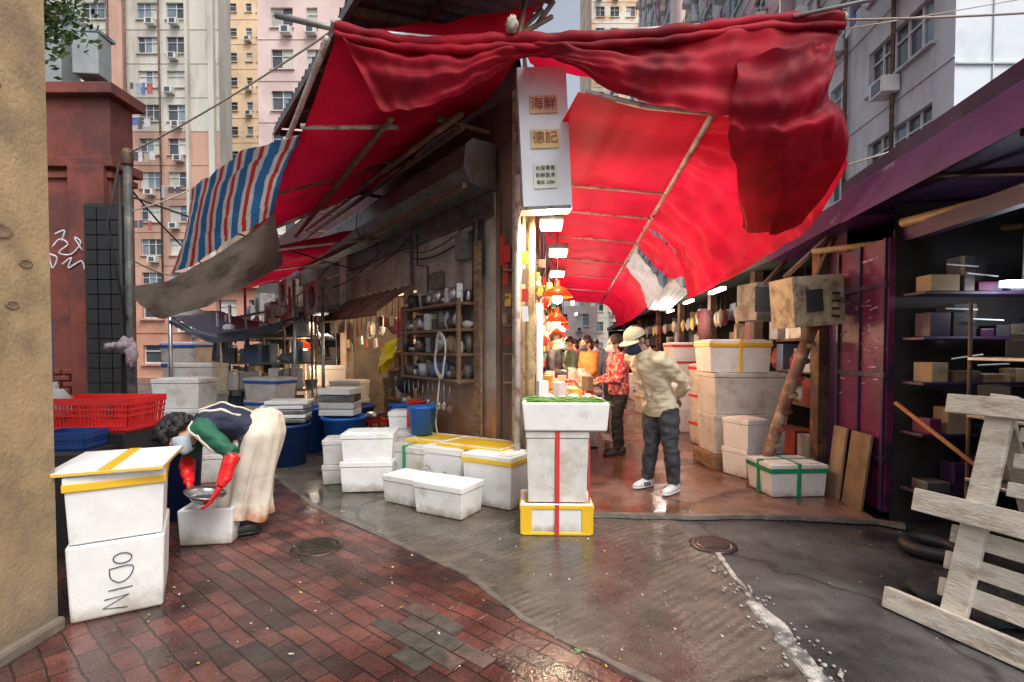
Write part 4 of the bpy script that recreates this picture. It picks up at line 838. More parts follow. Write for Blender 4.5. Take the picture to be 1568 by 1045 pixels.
# ---------------------------------------------------------------- right-hand sheds
purple=mat('purple_paint',(.09,.018,.12),.5,var=.3,sc=4,col2=(.3,.22,.34),c2s=3.5,c2t=(.64,.7)); pdark=mat('dark_purple_paint',(.035,.012,.05),.45,var=.35,sc=4,col2=(.12,.09,.14),c2s=3,c2t=(.62,.7))
magenta=mat('magenta_paint',(.13,.012,.06),.45,var=.35,sc=5,col2=(.03,.01,.04),c2s=1.4,c2t=(.5,.56)); 
def SX(Y,o=0): return 3.2+.11*(Y-4.95)+o
b=B()
def SP(Y,o,z): return V3((SX(Y)+o,Y,z))
def slab(Y0,Y1,oa,ob,z0,z1,za,zb_,m):
    vs=[]
    for Y,z in ((Y0,za),(Y1,zb_)):
        vs+=[SP(Y,oa,z),SP(Y,ob,z+.25),SP(Y,ob,z+.25+z1),SP(Y,oa,z+z0)]
    b.add(vs,[(0,1,2,3),(7,6,5,4),(0,4,5,1),(1,5,6,2),(2,6,7,3),(3,7,4,0)],m)
slab(1.6,4.45,-.3,3.2,.26,.1,2.72,2.58,pdark); slab(4.46,6.3,-.22,3.2,.2,.1,2.56,2.48,purple)
slab(1.62,4.44,-.31,-.26,.24,.06,2.60,2.50,purple)
slab(6.32,12,-.2,3.2,.18,.1,2.5,2.45,mat('green_fascia',(.06,.085,.06),.6,var=.3)); slab(12.1,34,-.1,3.2,.2,.1,2.6,2.6,shut)
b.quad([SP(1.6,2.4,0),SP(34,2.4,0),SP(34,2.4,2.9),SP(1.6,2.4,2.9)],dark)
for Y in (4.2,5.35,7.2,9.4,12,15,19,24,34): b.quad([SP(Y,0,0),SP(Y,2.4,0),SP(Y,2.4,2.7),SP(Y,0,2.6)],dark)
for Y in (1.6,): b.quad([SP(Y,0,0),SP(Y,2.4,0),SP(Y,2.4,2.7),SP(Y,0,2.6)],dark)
for Y in (5.35,7.2,9.4,12,15,19,24): b.box(SP(Y,-.02,1.25),(.12,.14,2.5),rust)
b.beam(SP(1.7,.1,2.35),SP(4.3,.1,2.35),.08,.12,pdark)
for Y in (2.2,2.9,3.6): b.beam(SP(Y,-.1,2.66),SP(Y,2.3,2.72),.06,.08,rust)
b.quad([SP(4.95,.02,0),SP(5.35,.02,0),SP(5.35,.02,2.55),SP(4.95,.02,2.55)],pdark)
b.out('market_shed')
b=B(); rzd=math.atan2(1,.11)
b.box(SP(4.58,-.02,1.2),(.8,.05,2.25),magenta,rz=rzd); 
for z in (.5,1.2,1.95): b.box(SP(4.58,-.055,z),(.78,.02,.04),pdark,rz=rzd)
for Y in (4.22,4.58,4.94): b.box(SP(Y,-.055,1.2),(.03,.025,2.25),pdark,rz=rzd)
gp=mat('faded_marks',(.5,.3,.5),.6,col2=(.12,.03,.1),c2s=9,c2t=(.45,.55))
for i in range(34): b.box(SP(random.uniform(4.25,4.9),-.048,random.uniform(1.0,2.2)),(random.uniform(.04,.16),.004,.012),gp,rz=rzd,ry=random.uniform(-.3,.3))
b.out('purple_door')
b=B(); b.box(SP(4.8,-.12,.36),(.22,.02,.66),card,rz=rzd,rx=.1); b.box(SP(4.45,-.13,.36),(.3,.02,.66),mat('plywood',(.2,.13,.07),.7,var=.3,sc=6),rz=rzd,rx=.12); b.out('leaning_plywood')
b=B(); hb=mat('old_cabinet',(.42,.35,.22),.6,var=.25,sc=5,col2=(.16,.11,.08),c2s=6,c2t=(.48,.62)); b.box((2.78,4.85,1.86),(.5,.35,.46),hb,rz=.1,ry=-.08); b.box((2.75,4.66,1.86),(.16,.01,.2),dark,rz=.1,ry=-.08)
for q in range(4): b.box((2.95,4.672,1.72+.07*q),(.08,.008,.02),dark,rz=.1)
b.beam((2.9,4.9,2.1),(3.1,4.95,2.5),.04,.04,rust); b.beam((2.6,4.9,2.1),(3.05,4.95,2.5),.04,.04,rust); b.out('wall_cabinet',.01)
b=B(); b.box((2.85,5.9,1.95),(.35,.35,.42),greyst,rz=.2); b.box((2.82,5.72,1.97),(.26,.01,.28),gl[0],rz=.2); b.beam((2.9,5.95,2.15),(3.2,6,2.45),.04,.04,rust); b.out('old_television',.015)
b=B(); b.path([(2.95,5.0,1.7),(2.75,5.05,1.05),(2.56,5.1,.36),(2.5,5.1,.1)],[.055,.06,.055,.05],mat('wrapped_pole',(.2,.09,.06),.6,var=.5,sc=7,col2=(.35,.26,.18),c2s=6),10); 
for k in range(9): b.lathe((2.95-.049*k,5.0+.011*k,1.62-.165*k),[(.062,-.02),(.067,0),(.062,.02)],[fred,card,rust][k%3],12,Matrix.Rotation(-.28,3,'Y'))
b.out('leaning_wrapped_pole')
bam=mat('bamboo',(.26,.17,.08),.5,var=.3,sc=8)
b=B(); b.path([(3.1,4.1,2.42),(3.6,2.8,2.48)],.035,bam,9); b.path([(2.85,4.9,2.34),(4.2,4.1,2.42)],.028,bam,9); b.path([(3.0,4.0,1.0),(3.35,3.2,.35)],.015,mat('orange_stick',(.4,.16,.05),.6),7); b.out('bamboo_pole')
b=B()
for z in (.5,.95,1.35): b.box((3.55,3.35,z),(.7,.5,.025),steel)
for x in (3.22,3.88):
    for y in (3.1,3.6): b.path([(x,y,0),(x,y,1.75)],.014,rust,6)
for i in range(26):
    s=random.uniform(.08,.2); z=random.choice([.52,.97,1.37]); b.box((random.uniform(3.28,3.82),random.uniform(3.2,3.5),z+s*.5),(s,s,s),random.choice([card,rust,greyst,black,steel,mat('brown_box',(.3,.1,.04),.6)]),rz=random.random()*.5)
b.out('storage_shelf',.005)
b=B(); b.box((3.78,3.8,1.9),(.3,.06,.05),mat('cold_tube',(1,1,1),.5,emit=(.75,.85,1),es=5)); b.path([(3.78,3.8,1.92),(3.78,3.8,2.6)],.008,wire_m,5); b.out('fluorescent_tube'); point('shop_tube_light',(3.75,3.7,1.78),7,(.8,.9,1))
b=B()
for z in (.3,.75,1.15,1.5,1.85):
    b.box((3.72,4.02,z),(1.15,.22,.025),pdark)
    x=3.2
    while x<4.25:
        s=random.uniform(.08,.24); h_=random.uniform(.06,.28); b.box((x+s/2,4.0,z+.013+h_/2),(s*.95,.16,h_),random.choice([pdark,rust,black,shut,dark,greyst,card,magenta]),rz=random.uniform(-.15,.15)); x+=s+random.uniform(0,.06)
for z,x in ((2.05,3.3),(1.98,3.45),(1.72,3.3),(1.64,3.5),(1.36,3.35),(1.3,3.55)): b.box((x+.1,3.88,z),(.24,.012,.012),white,ry=random.uniform(-.15,.15))  # thin white bars stand in for light reflections among the dark clutter
b.out('shop_clutter_and_glints',.005)
b=B()
for (x,y,z) in [(2.9,3.5,.05)]:
    b.path([(x+.15*math.cos(a),y+.15*math.sin(a),z) for a in [k*math.pi/10 for k in range(21)]],.045,black,10,caps=False)
b.out('rubber_tyre')
b=B(); net=mat('dark_netting',(.025,.03,.035),.8,var=.4,bump=.8,bsc=30)
for i in range(30): b.sph((2.35+random.random()*.5,2.55+random.random()*.5,.03),(.08,.08,.045),net,nu=12,nv=8,nz=.7,nsc=3)
b.out('netting_pile')
cc_=[card,fred,foam_d,white,greyst,rust,bag,redbox,cream,foam_d,fblue,al,card]
for (Y0,Y1) in ((5.5,7.1),(7.3,9.3),(9.5,11.9),(12.1,14.9),(15.1,18.9)):
    b=B(); md=(Y0+Y1)/2
    for z in (.1,.75,1.15,1.55,1.95):
        b.box(SP(md,.45,z-.015),(.5,Y1-Y0-.15,.03),sd,rz=-.11)
        y=Y0+.12
        while y<Y1-.15:
            s=random.uniform(.14,.4); h_=random.uniform(.12,.34); q=SP(y+s/2,.35+random.uniform(-.08,.05),z+h_/2); m=random.choice(cc_)
            if random.random()<.75: b.box(q,(.3,s*.9,h_),m,rz=-.11+random.uniform(-.15,.15))
            else: b.sph(q,(.15,s*.5,h_*.55),random.choice([bag,cream,fred]),nz=.4,nsc=2.5,nu=10,nv=8)
            y+=s+.02
    for i in range(8): q=SP(random.uniform(Y0,Y1),random.uniform(-.15,.05),2.35); b.path([q,q-Z*.3],.003,wire_m,4); b.sph(q-Z*.4,(.05,.07,.13),random.choice([bag,fred,cream,gold]),nz=.4,nu=8,nv=6)
    b.out('goods_shelf',.006)
b=B(); b.sph((2.85,7.6,1.72),(.09,.09,.24),mat('pinkish_bag',(.25,.1,.1),.7,var=.4),nz=.4); b.lathe((3.0,8.0,1.3),[(.02,.0),(.04,.02),(.12,.7),(.0,.75)],mat('umbrella_cloth',(.2,.04,.06),.7),10); b.out('hanging_bag')
# ---------------------------------------------------------------- white wooden rack
b=B(); ww=mat('white_painted_wood',(.6,.57,.5),.6,var=.15,sc=5,col2=(.36,.3,.22),c2s=6,c2t=(.48,.66),bump=.5,bsc=30,vec=(1,1,3))
e=V3((.36,-.93,0)).normalized(); q0=V3((2.1,2.72,0)); ln_=V3((.23,.02,1.0)).normalized()
def RK(s,h,o=0): return q0+e*s+ln_*h+V3((-.93,-.36,0))*o
def plank(s0,s1,h,wd,o=.0): b.beam(RK(s0,h,o),RK(s1,h,o),.03,wd,ww,up=ln_)
b.beam(RK(-.08,.06,.03),RK(1.0,.06,.03),.05,.11,ww,up=ln_)
b.beam(RK(.22,0.02,.0),RK(.22,1.22,.0),.11,.035,ww,up=e.cross(ln_)); b.beam(RK(.9,0.02,.0),RK(.9,1.22,.0),.11,.035,ww,up=e.cross(ln_))
plank(-.05,1.0,.62,.12,.035); plank(.0,1.0,1.16,.1,.035)
for h in (.2,.34,.48): plank(.12,1.0,h,.09,-.03)
for h in (.76,.9,1.03): plank(.3,1.0,h,.07,-.03)
b.beam(RK(.22,1.1,-.05),RK(.22,0,-.05)+V3((.75,.25,0)),.07,.035,ww)
b.out('white_wooden_rack',.004)
# ---------------------------------------------------------------- alley stall
b=B(); 
for (Y,w_,h_) in [(5.1,.5,.8),(6.4,.6,.8),(7.7,.8,.8),(9.3,.9,.8),(11.5,.9,.8)]:
    x=.12+.11*(Y-4.9)+.1+w_/2; b.box((x,Y,h_),(w_,1.2,.05),steel,rz=-.11); 
    b.box((x,Y,.4),(w_*.85,1.1,.7),foam_d,rz=-.11)
b.out('alley_stall_table',.006)
b=B(); prod=[foodg,mat('produce_white',(.65,.65,.6),.5),mat('produce_orange',(.7,.28,.03),.5),mat('produce_red',(.6,.04,.03),.4),mat('produce_pink',(.6,.3,.28),.4),bag,white,white,mat('produce_brown',(.3,.17,.08),.6)]
for Y in [4.7+.18*i for i in range(42)]:
    for k in range(4):
        x=.12+.11*(Y-4.9)+.18+.15*k; m=random.choice(prod); r=random.uniform(.025,.06)
        for j in range(4): b.sph((x+random.uniform(-.06,.06),Y+random.uniform(-.08,.08),.86+r*.6+random.random()*.08),(r,r,r*.7),m,nu=8,nv=5,nz=.2)
        if random.random()<.2: b.box((x,Y,.95+.1*random.random()),(.09,.09,.16),random.choice([white,gold,foam,card]),rz=random.random())
b.out('produce_display')
b=B(); pk=[gold,paperm,white,card,mat('cyan_pack',(.05,.35,.45),.4),cream,white,fred,mat('orange_pack',(.8,.25,.03),.4),rust,greyst]
for z in (1.1,1.38,1.66,1.94,2.2):
    b.box(AF(4.6,-.1,z-.012),(9.0,.2,.02),sd,rz=rzA)
    t=.25
    while t<9:
        s=random.uniform(.06,.2); h_=random.uniform(.09,.24); m=random.choice(pk)
        if random.random()<.6: b.box(AF(t+s/2,-.08,z+h_/2),(s*.9,.16,h_),m,rz=rzA+random.uniform(-.1,.1))
        else: b.lathe(AF(t+s/2,-.06,z),[(0,0),(s*.4,0),(s*.42,h_*.75),(s*.2,h_*.85),(s*.2,h_),(0,h_)],m,12)
        t+=s+random.uniform(0,.03)
b.out('grocery_shelf',.004)
b=B()
for i in range(90):
    Y=random.uniform(4.95,14); x=.12+.11*(Y-4.9)+random.uniform(.02,.18); z=random.uniform(1.5,2.4); s=random.uniform(.03,.08)
    if i%2: b.box((x,Y,z),(s,s*.5,s*1.8),random.choice(pk),rz=random.random())
    else: b.sph((x,Y,z),(s*.8,s*.8,s*1.3),random.choice([bag,paperm,gold,white]),nu=9,nv=7,nz=.3)
    b.path([(x,Y,z),(x,Y,2.6)],.003,wire_m,4)
b.out('hanging_packets')
# ---------------------------------------------------------------- people
skin=mat('skin',(.52,.3,.21),.5,var=.06,sc=12); hairk=mat('black_hair',(.012,.01,.01),.5,var=.4,sc=60,bump=.8,bsc=90)
eyew=mat('eye_white',(.7,.7,.68),.3); pants=mat('dark_trousers',(.045,.05,.06),.75,var=.2,sc=12,bump=.3,bsc=30)
shoe=mat('white_sneaker',(.65,.66,.68),.5,var=.1,sc=20); shoek=mat('dark_shoe',(.03,.03,.03),.5); mask_b=mat('mask_navy',(.03,.045,.1),.6); mask_w=mat('mask_lightblue',(.5,.6,.66),.6)
def basis(f,u):
    f=V3(f).normalized(); u=V3(u); u=(u-f*u.dot(f)).normalized(); s=f.cross(u); return Matrix((s,f,u)).transposed()
def head(par,c,f,u,neck,hair='short',cap=None,mask=None,hm=None,glasses=False,sc=1):
    M=basis(f,u); c=V3(c); P=lambda x,y,z:c+M@(V3((x,y,z))*sc); S=lambda *a:tuple(q*sc for q in a)
    h=B(); h.sph(c+M@(V3((0,-.008,.022))*sc),S(.074,.094,.092),skin,M,20,14)
    h.sph(P(0,.018,-.035),S(.058,.07,.078),skin,M,18,12); h.sph(P(0,.05,-.085),S(.026,.028,.022),skin,M,12,8)
    h.loft([(P(0,.085,.02),.008*sc,.006*sc),(P(0,.1,-.0),.012*sc,.012*sc),(P(0,.108,-.018),.017*sc,.014*sc),(P(0,.09,-.03),.014*sc,.008*sc)],M@V3((1,0,0)),skin,10)
    h.sph(P(0,.082,.03),S(.05,.015,.012),skin,M,12,8)
    for s in (-1,1): h.sph(P(s*.075,-.005,-.005),S(.011,.02,.032),skin,M,10,8)
    h.loft([(P(0,.0,-.05),.052*sc,.052*sc),(V3(neck),.058*sc,.056*sc)],M@V3((1,0,0)),skin,14)
    fused(h,'head',.006,par,2)
    x=B()
    for s in (-1,1):
        x.sph(P(s*.031,.078,.008),S(.014,.01,.008),eyew,M,10,6); x.sph(P(s*.031,.087,.008),S(.006,.004,.006),hairk,M,8,6)
        x.path([P(s*.015,.092,.03),P(s*.035,.09,.036),P(s*.052,.078,.03)],.003*sc,hairk,5)
    x.loft([(P(-.024,.083,-.058),.002,.002),(P(0,.093,-.056),.005,.004),(P(.024,.083,-.058),.002,.002)],M@V3((0,0,1)),mat('lips',(.4,.14,.12),.5),6)
    if mask:
        def mf(a,b_):
            an=(a-.5)*2.3; zz=-.1+b_*.105; r=.078+.012*math.sin(math.pi*b_)
            bl=.03*math.exp(-(an*1.7)**2)*math.sin(math.pi*min(1,b_*1.1))
            return P(math.sin(an)*(r),.018+math.cos(an)*(r+.008)+bl-.02*(1-b_)*abs(an)*.5,zz+abs(an)*.008)
        x.grid(mf,16,8,mask)
        for s in (-1,1): x.path([P(s*.072,.05,-.01),P(s*.085,-.01,.01)],.002,mask,4)
    if glasses:
        for s in (-1,1): x.path([P(s*.034+.026*math.cos(a),.1,.008+.019*math.sin(a)) for a in [k*math.pi/6 for k in range(13)]],.0022,black,5)
        x.path([P(-.06,.098,.01),P(-.082,0,.012)],.002,black,4); x.path([P(.06,.098,.01),P(.082,0,.012)],.002,black,4)
    hm=hm or hairk
    if hair=='curly':
        for i in range(260):
            a=random.random()*6.28; t=random.random()*1.95; q=V3((math.sin(t)*math.cos(a)*.095,math.sin(t)*math.sin(a)*.11,math.cos(t)*.105)); q=Matrix.Rotation(.75,3,'X')@q
            x.sph(P(q.x,q.y-.025,q.z+.02),S(*(random.uniform(.02,.04),)*3),hm,nu=8,nv=6,nz=.6,nsc=3)
    elif hair=='short': x.sph(P(0,-.022,.034),S(.083,.1,.1),hm,M@Matrix.Rotation(.45,3,'X'),20,10,0,.58,.05,9)
    elif hair=='bob':
        x.sph(P(0,-.024,.03),S(.088,.1,.104),hm,M@Matrix.Rotation(.45,3,'X'),20,12,0,.66,.08,9); x.sph(P(0,-.05,-.03),S(.082,.065,.09),hm,M,16,10,nz=.15)
    if cap:
        x.sph(P(0,-.006,.045),S(.09,.108,.088),cap,M@Matrix.Rotation(.08,3,'X'),20,8,0,.52)
        def bf(a,b_): an=(a-.5)*2.2; r=.1+b_*.075*math.cos((a-.5)*2.4); return P(math.sin(an)*r*.85,math.cos(an)*r-.002,.045-.012*b_-.01*(math.sin(an))**2*2)
        x.grid(bf,14,4,cap); x.grid(lambda a,b_:bf(a,b_)-V3(M@V3((0,0,.005))),14,4,cap)
        x.path([P(.088*math.cos(a),.106*math.sin(a)-.006,.046) for a in [k*math.pi/12 for k in range(25)]],.005,cap,6)
        x.sph(P(0,-.006,.134),.008,cap)
    x.out('head_details',parent=par)
def hand(par,wr,d,pn,m,curl=.5,thumb=1,sc=1):
    wr=V3(wr); d=V3(d).normalized(); pn=V3(pn); pn=(pn-d*pn.dot(d)).normalized(); s=d.cross(pn)*thumb; h=B()
    h.loft([(wr-d*.02*sc,.026*sc,.02*sc),(wr+d*.012*sc,.03*sc,.018*sc),(wr+d*.05*sc,.041*sc,.017*sc),(wr+d*.088*sc,.041*sc,.014*sc)],s,m,14)
    for k,(o,l) in enumerate([(.03,.07),(.01,.08),(-.011,.074),(-.031,.058)]):
        p=wr+d*.075*sc+s*o*sc; dd=d.copy(); pts=[p]; l*=sc
        for j,fr_ in enumerate((.25,.42,.3,.24)):
            p=p+dd*l*fr_*1.0; pts.append(p); dd=(dd+pn*curl*(.75 if j else .5)).normalized()
        h.path(pts,[.0105*sc,.0105*sc,.0095*sc,.0088*sc,.007*sc],m,9)
    p=wr+d*.02*sc+s*.026*sc; q=(s*.8+d*.6+pn*.35*curl).normalized(); p2=p+q*.035*sc; q2=(s*.3+d*.85+pn*.6*curl).normalized(); p3=p2+q2*.03*sc
    h.path([p,p2,p3,p3+q2*.024*sc],[.014*sc,.0125*sc,.011*sc,.008*sc],m,9)
    fused(h,'hand',.0045,par,1)
def person(name,J,top,bottom,shoe_m,face,bulk=1.0,legloose=1.0,hem=None,hands=True,hm=skin,sleeve=None,curl=.5,sc=1,disp=.012,forearm=None,**hk):
    par=empty(name); par.location=(J['pel'].x,J['pel'].y,0)
    pel,che,nk=J['pel'],J['che'],J['nk']; side=(J['sR']-J['sL']).normalized(); sleeve=sleeve or top; forearm=forearm or sleeve; k=bulk
    b=B(); up=(nk-pel).normalized()
    w_=pel.lerp(che,.45)
    b.loft([(pel-up*.04,.165*k,.125*k),(pel+up*.05,.17*k,.125*k),(w_,.16*k,.12*k),(che,.185*k,.13*k),(che.lerp(nk,.55),.175*k,.115*k),(nk-up*.015,.10*k,.085*k),(nk+up*.02,.064,.062)],side,top,20)
    b.loft([(pel-up*.12,.15,.115),(pel-up*.02,.155,.12)],side,bottom,16)
    for s in 'LR':
        sh,el,wr=J['s'+s],J['e'+s],J['w'+s]; inn=che.lerp(nk,.7)
        b.path([inn.lerp(sh,.5),sh,sh.lerp(el,.25),sh.lerp(el,.6),el],[.07*k,.074*k,.068*k,.06*k,.055*k],sleeve,14)
        b.path([el,el.lerp(wr,.3),el.lerp(wr,.85),wr],[.055*k,.052*k,.04*k,.038*k],forearm,14)
        hp,kn,an=J['h'+s],J['k'+s],J['a'+s]
        b.path([hp,hp.lerp(kn,.3),kn,kn.lerp(an,.35),an+Z*.02],[.098,.092*legloose,.068*legloose,.066*legloose,.055*legloose],bottom,14)
    fused(b,'body',.013,par,5,disp,.07)
    sb=B()
    for s in 'LR':
        an=J['a'+s]; f=V3(J['toe'+s]); f.z=0; f.normalize(); zz=an.z-.07; g=V3((an.x,an.y,zz))
        sb.loft([(g-f*.075+Z*.04,.028,.035),(g-f*.05+Z*.045,.038,.045),(g+f*.0+Z*.05,.042,.052),(g+f*.08+Z*.038,.046,.038),(g+f*.15+Z*.03,.043,.028),(g+f*.185+Z*.026,.025,.018)],f.cross(Z),shoe_m,14)
        sb.loft([(g-f*.08+Z*.011,.03,.011),(g-f*.03+Z*.011,.041,.011),(g+f*.08+Z*.011,.05,.011),(g+f*.15+Z*.011,.046,.011),(g+f*.192+Z*.011,.026,.011)],f.cross(Z),white if shoe_m is shoe else black,14)
        if shoe_m is shoe:
            for q in (.02,.05,.08): sb.box(g+f*q+f.cross(Z)*.046*(1 if s=='L' else -1)+Z*.04,(.012,.012,.045),mask_b,rz=math.atan2(f.y,f.x),ry=.4)
    sb.out('shoes',parent=par)
    if hands:
        for s in 'LR':
            wr=J['w'+s]; d=J.get('hd'+s,(wr-J['e'+s])); pn=J.get('hp'+s,V3((0,0,-1))+J['face']*.2)
            hand(par,wr+V3(d).normalized()*.015,d,pn,hm,curl,1 if s=='L' else -1,sc)
    head(par,J['hd'],J['face'],J.get('hup',Z),nk+up*.0,sc=hk.pop('hsc',1),**hk)
    for o in par.children: o.matrix_parent_inverse=Matrix.Translation(-V3(par.location))
    return par
def body_of(par): return [o for o in par.children if o.name.startswith('body')][0]
def stand(x,y,ang,h=1.6,lean=.0,z=.035,arms='down',step=.05):
    a=math.radians(ang); f=V3((math.cos(a),math.sin(a),0)); l=Z.cross(f); k=h/1.7; o=V3((x,y,z))
    P=lambda F,Lf,U:o+(f*F+l*Lf+Z*U)*k
    J=dict(pel=P(0,0,.92),che=P(lean*.6,0,1.25),nk=P(lean,0,1.43),hd=P(lean*1.3+.02,0,1.575),face=(f+Z*-.25).normalized(),
      sL=P(lean*.9,.185,1.38),sR=P(lean*.9,-.185,1.38),hL=P(0,.09,.87),hR=P(0,-.09,.87),kL=P(step+.02,.1,.48),kR=P(-step+.03,-.1,.48),aL=P(step,.1,.075),aR=P(-step,-.1,.075),toeL=f+l*.2,toeR=f-l*.2)
    if arms=='down': J.update(eL=P(lean*.7-.03,.25,1.1),eR=P(lean*.7-.03,-.25,1.1),wL=P(lean*.7+.05,.26,.87),wR=P(lean*.7+.05,-.26,.87))
    if arms=='fwd': J.update(eL=P(lean+.02,.24,1.1),eR=P(lean+.02,-.24,1.1),wL=P(lean+.25,.16,1.05),wR=P(lean+.25,-.16,1.05))
    return J
Vv=lambda *a:V3(a)
fm=V3((-.85,-.53,0)).normalized()
J=dict(pel=Vv(1.45,5.0,.87),che=Vv(1.34,4.93,1.2),nk=Vv(1.25,4.88,1.385),hd=Vv(1.165,4.83,1.50),face=(fm+Z*-.55).normalized(),hup=(Z+fm*.5),
 sL=Vv(1.38,4.73,1.32),sR=Vv(1.19,5.05,1.33),eL=Vv(1.64,4.83,1.09),eR=Vv(1.42,5.25,1.1),wL=Vv(1.62,5.03,.93),wR=Vv(1.56,5.12,.95),
 hL=Vv(1.50,4.92,.84),hR=Vv(1.41,5.08,.84),kL=Vv(1.52,4.87,.46),kR=Vv(1.38,5.05,.46),aL=Vv(1.56,4.90,.11),aR=Vv(1.36,5.11,.11),toeL=fm+V3((0,-.3,0)),toeR=fm,
 hdL=V3((-.1,.5,-.3)),hdR=V3((.4,-.3,-.3)),hpL=V3((-.8,-.3,0)),hpR=V3((-.8,-.3,0)))
jack=mat('cream_jacket',(.78,.7,.5),.65,var=.08,sc=6,bump=.25,bsc=30)
man=person('man_in_cap',J,jack,pants,shoe,None,bulk=1.1,legloose=1.12,cap=mat('cream_cap',(.7,.63,.45),.7,var=.08),mask=mask_b,hair='short',glasses=True,hm=skin,hsc=1.06,disp=.017)
b=B(); up=(J['nk']-J['pel']).normalized(); sd_=(J['sR']-J['sL']).normalized()
b.loft([(J['pel']-up*.05,.188,.148),(J['pel']+up*.0,.19,.15)],sd_,jack,24,False)
b.loft([(J['nk']-up*.035,.1,.09),(J['nk']+up*.03,.082,.078),(J['nk']+up*.035,.072,.068)],sd_,jack,20,False)
ft=sd_.cross(up)*-1; ft=ft if ft.dot(fm)>0 else -ft; zipm=mat('zip',(.4,.36,.28),.4)
surf_path(b,body_of(man),[J['nk']+ft*.1,J['nk']+ft*.14-up*.1,J['che']+ft*.2,J['pel'].lerp(J['che'],.5)+ft*.2,J['pel']+ft*.2],.004,zipm)
surf_path(b,body_of(man),[J['che']-up*.08+ft*.2-sd_*.12,J['che']-up*.2+ft*.2-sd_*.09],.005,zipm,n=5)
b.out('jacket_trim',parent=man).matrix_parent_inverse=Matrix.Translation(-V3(man.location))
flo=mat('floral_red_jacket',(.55,.05,.06),.7,var=.2,sc=20,col2=(.75,.5,.45),c2s=22,c2t=(.52,.56))
person('woman_in_floral_jacket',stand(1.40,6.7,185,1.56,.03,arms='fwd'),flo,mat('black_trousers',(.02,.02,.022),.8),shoek,None,bulk=1.08,mask=mask_w,hair='bob',hm=skin)
specs=[(1.28,8.3,200,1.58,(.55,.2,.05),'fwd','bob'),(.62,7.9,-20,1.62,(.04,.05,.07),'fwd','short'),(2.0,10.2,80,1.62,(.1,.13,.2),'down','short'),(1.5,11.8,180,1.6,(.35,.06,.08),'down','bob'),(2.3,14,90,1.65,(.3,.3,.33),'down','short'),(1.12,9.4,190,1.6,(.12,.2,.16),'fwd','short'),(1.75,13,-100,1.64,(.35,.3,.22),'down','bob'),(2.1,17,90,1.66,(.1,.2,.35),'down','short')]
for i,(x,y,a,h,c,ar_,hr) in enumerate(specs):
    person('shopper' if i!=1 else 'stall_vendor',stand(x,y,a,h,.05,arms=ar_),mat('coat%d'%i,c,.75,var=.2),pants,shoek,None,mask=random.choice([mask_w,mask_b]),hair=hr,disp=.008)
fw=V3((-.9,-.43,0)).normalized(); navy=mat('navy_vest',(.015,.02,.045),.75,var=.3,sc=9); grn=mat('green_sleeve',(.01,.1,.055),.7,var=.2,sc=9,bump=.3); glove=mat('red_rubber_glove',(.7,.02,.02),.3,var=.1)
J=dict(pel=Vv(-1.97,3.95,.80),che=Vv(-2.19,3.84,.885),nk=Vv(-2.34,3.76,.84),hd=Vv(-2.42,3.71,.79),face=V3((.15,-.55,-.72)).normalized(),hup=V3((-.85,-.25,-.02)),
 sL=Vv(-2.22,3.63,.85),sR=Vv(-2.38,3.95,.83),eL=Vv(-1.95,3.57,.68),eR=Vv(-2.44,3.83,.58),wL=Vv(-2.0,3.48,.47),wR=Vv(-2.31,3.64,.46),
 hL=Vv(-1.96,3.86,.77),hR=Vv(-2.02,4.03,.77),kL=Vv(-2.03,3.83,.43),kR=Vv(-2.12,4.03,.43),aL=Vv(-2.0,3.85,.09),aR=Vv(-2.1,4.05,.09),toeL=fw,toeR=fw,
 hdL=V3((-.35,-.05,-.6)),hdR=V3((.35,-.25,-.55)),hpL=V3((-.8,-.1,.2)),hpR=V3((.8,0,.2)))
wm_=person('woman_bending',J,navy,pants,shoek,None,bulk=1.0,sleeve=grn,forearm=glove,hm=glove,mask=mask_w,hair='curly',curl=.45,sc=1.05,hsc=1.08)
b=B(); apr=mat('cream_apron',(.66,.6,.5),.6,var=.1,sc=7,bump=.3,bsc=25,col2=(.5,.43,.33),c2s=5,c2t=(.5,.7),zd=((.34,.13,.04),.12,.27,14))
secs=[(Vv(-1.92,3.98,.965),.02,.02),(Vv(-1.92,3.98,.955),.09,.07),(Vv(-1.925,3.975,.92),.15,.12),(Vv(-1.935,3.97,.86),.185,.15),(Vv(-1.95,3.955,.78),.2,.17),(Vv(-1.98,3.94,.65),.2,.18),(Vv(-2.03,3.92,.42),.185,.185),(Vv(-2.06,3.91,.26),.19,.19),(Vv(-2.07,3.9,.14),.2,.2)]
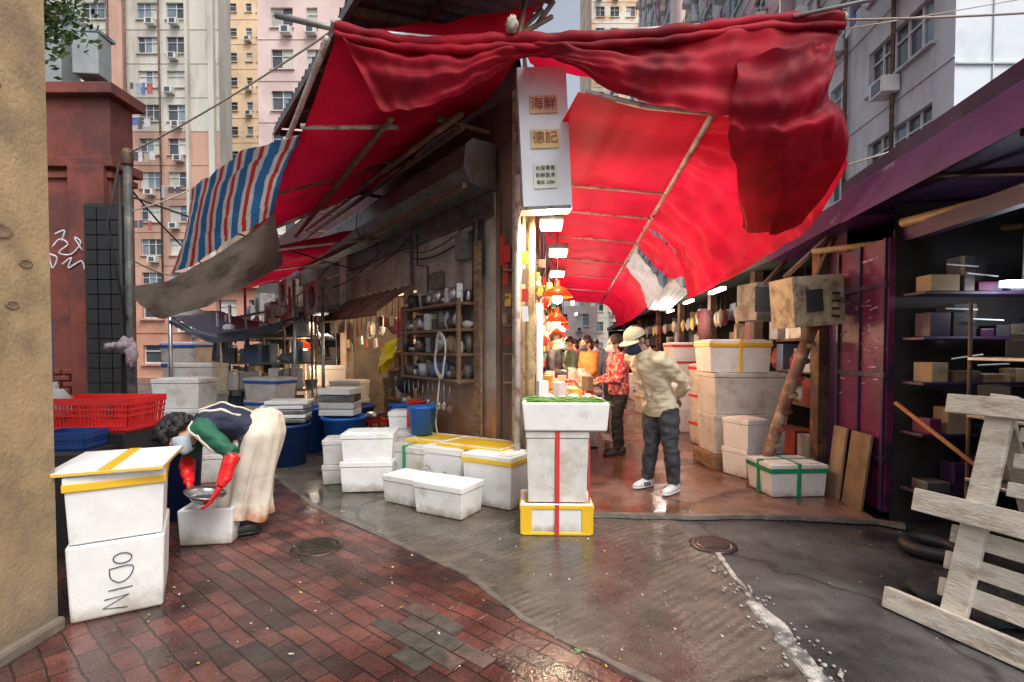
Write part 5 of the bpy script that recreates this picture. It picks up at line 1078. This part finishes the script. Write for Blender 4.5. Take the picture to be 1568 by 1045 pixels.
def ap(u,v):
    x=v*(len(secs)-1); i=min(int(x),len(secs)-2); f=x-i; c=secs[i][0].lerp(secs[i+1][0],f); ra=secs[i][1]*(1-f)+secs[i+1][1]*f; rb=secs[i][2]*(1-f)+secs[i+1][2]*f
    a=u*2*math.pi; k=max(0,v-.4)*1.7; fold=1+.11*k*math.sin(a*7+4*noise.noise(V3((u*3,v*2,1))))+.05*k*math.sin(a*13+2*v)+.10*noise.noise(V3((math.cos(a)*2,math.sin(a)*2,v*5)))
    sd2=Z.cross(fw); return c+sd2*math.cos(a)*ra*fold+fw*math.sin(a)*rb*fold+Z*.025*math.sin(a*3+1)*k
b.grid(ap,110,40,apr)
bd=body_of(wm_)
for q in (0,.01,.02):
    surf_path(b,bd,[Vv(-1.98,3.76-q,.98),Vv(-2.08,3.72-q,1.02),Vv(-2.2,3.70-q,1.02),Vv(-2.31,3.70-q,.98)],.007,apr)
    surf_path(b,bd,[Vv(-1.95,3.95+q,1.05),Vv(-2.1,3.86+q,1.07),Vv(-2.24,3.82+q,1.05),Vv(-2.33,3.78+q,.98)],.007,apr)
    surf_path(b,bd,[Vv(-2.33,3.62,.93-q),Vv(-2.25,3.5,.82-q),Vv(-2.1,3.55,.72-q),Vv(-2.02,3.65,.72-q)],.007,apr)
o=b.out('apron',parent=wm_); o.matrix_parent_inverse=Matrix.Translation(-V3(wm_.location))
b=B(); bx=V3((-2.14,3.53,.36)); b.lathe(bx,[(0,0),(.07,0),(.12,.05),(.135,.065),(.13,.068),(.115,.052),(.065,.008),(0,.008)],mat('steel_bowl',(.5,.5,.51),.25,.9),28,Matrix.Rotation(.2,3,'Y'))
for k in range(4): b.loft([(bx+V3((-.08+.03*k,-.03+.02*k,.04)),.004,.006),(bx+V3((-.03+.03*k,-.01,.06)),.014,.022),(bx+V3((.04+.02*k,.02,.055)),.01,.014),(bx+V3((.07+.02*k,.04,.06)),.002,.012)],Z,mat('fish_skin',(.35,.38,.42),.2,.4,var=.3,sc=30),10)
b.out('metal_bowl_with_fish')
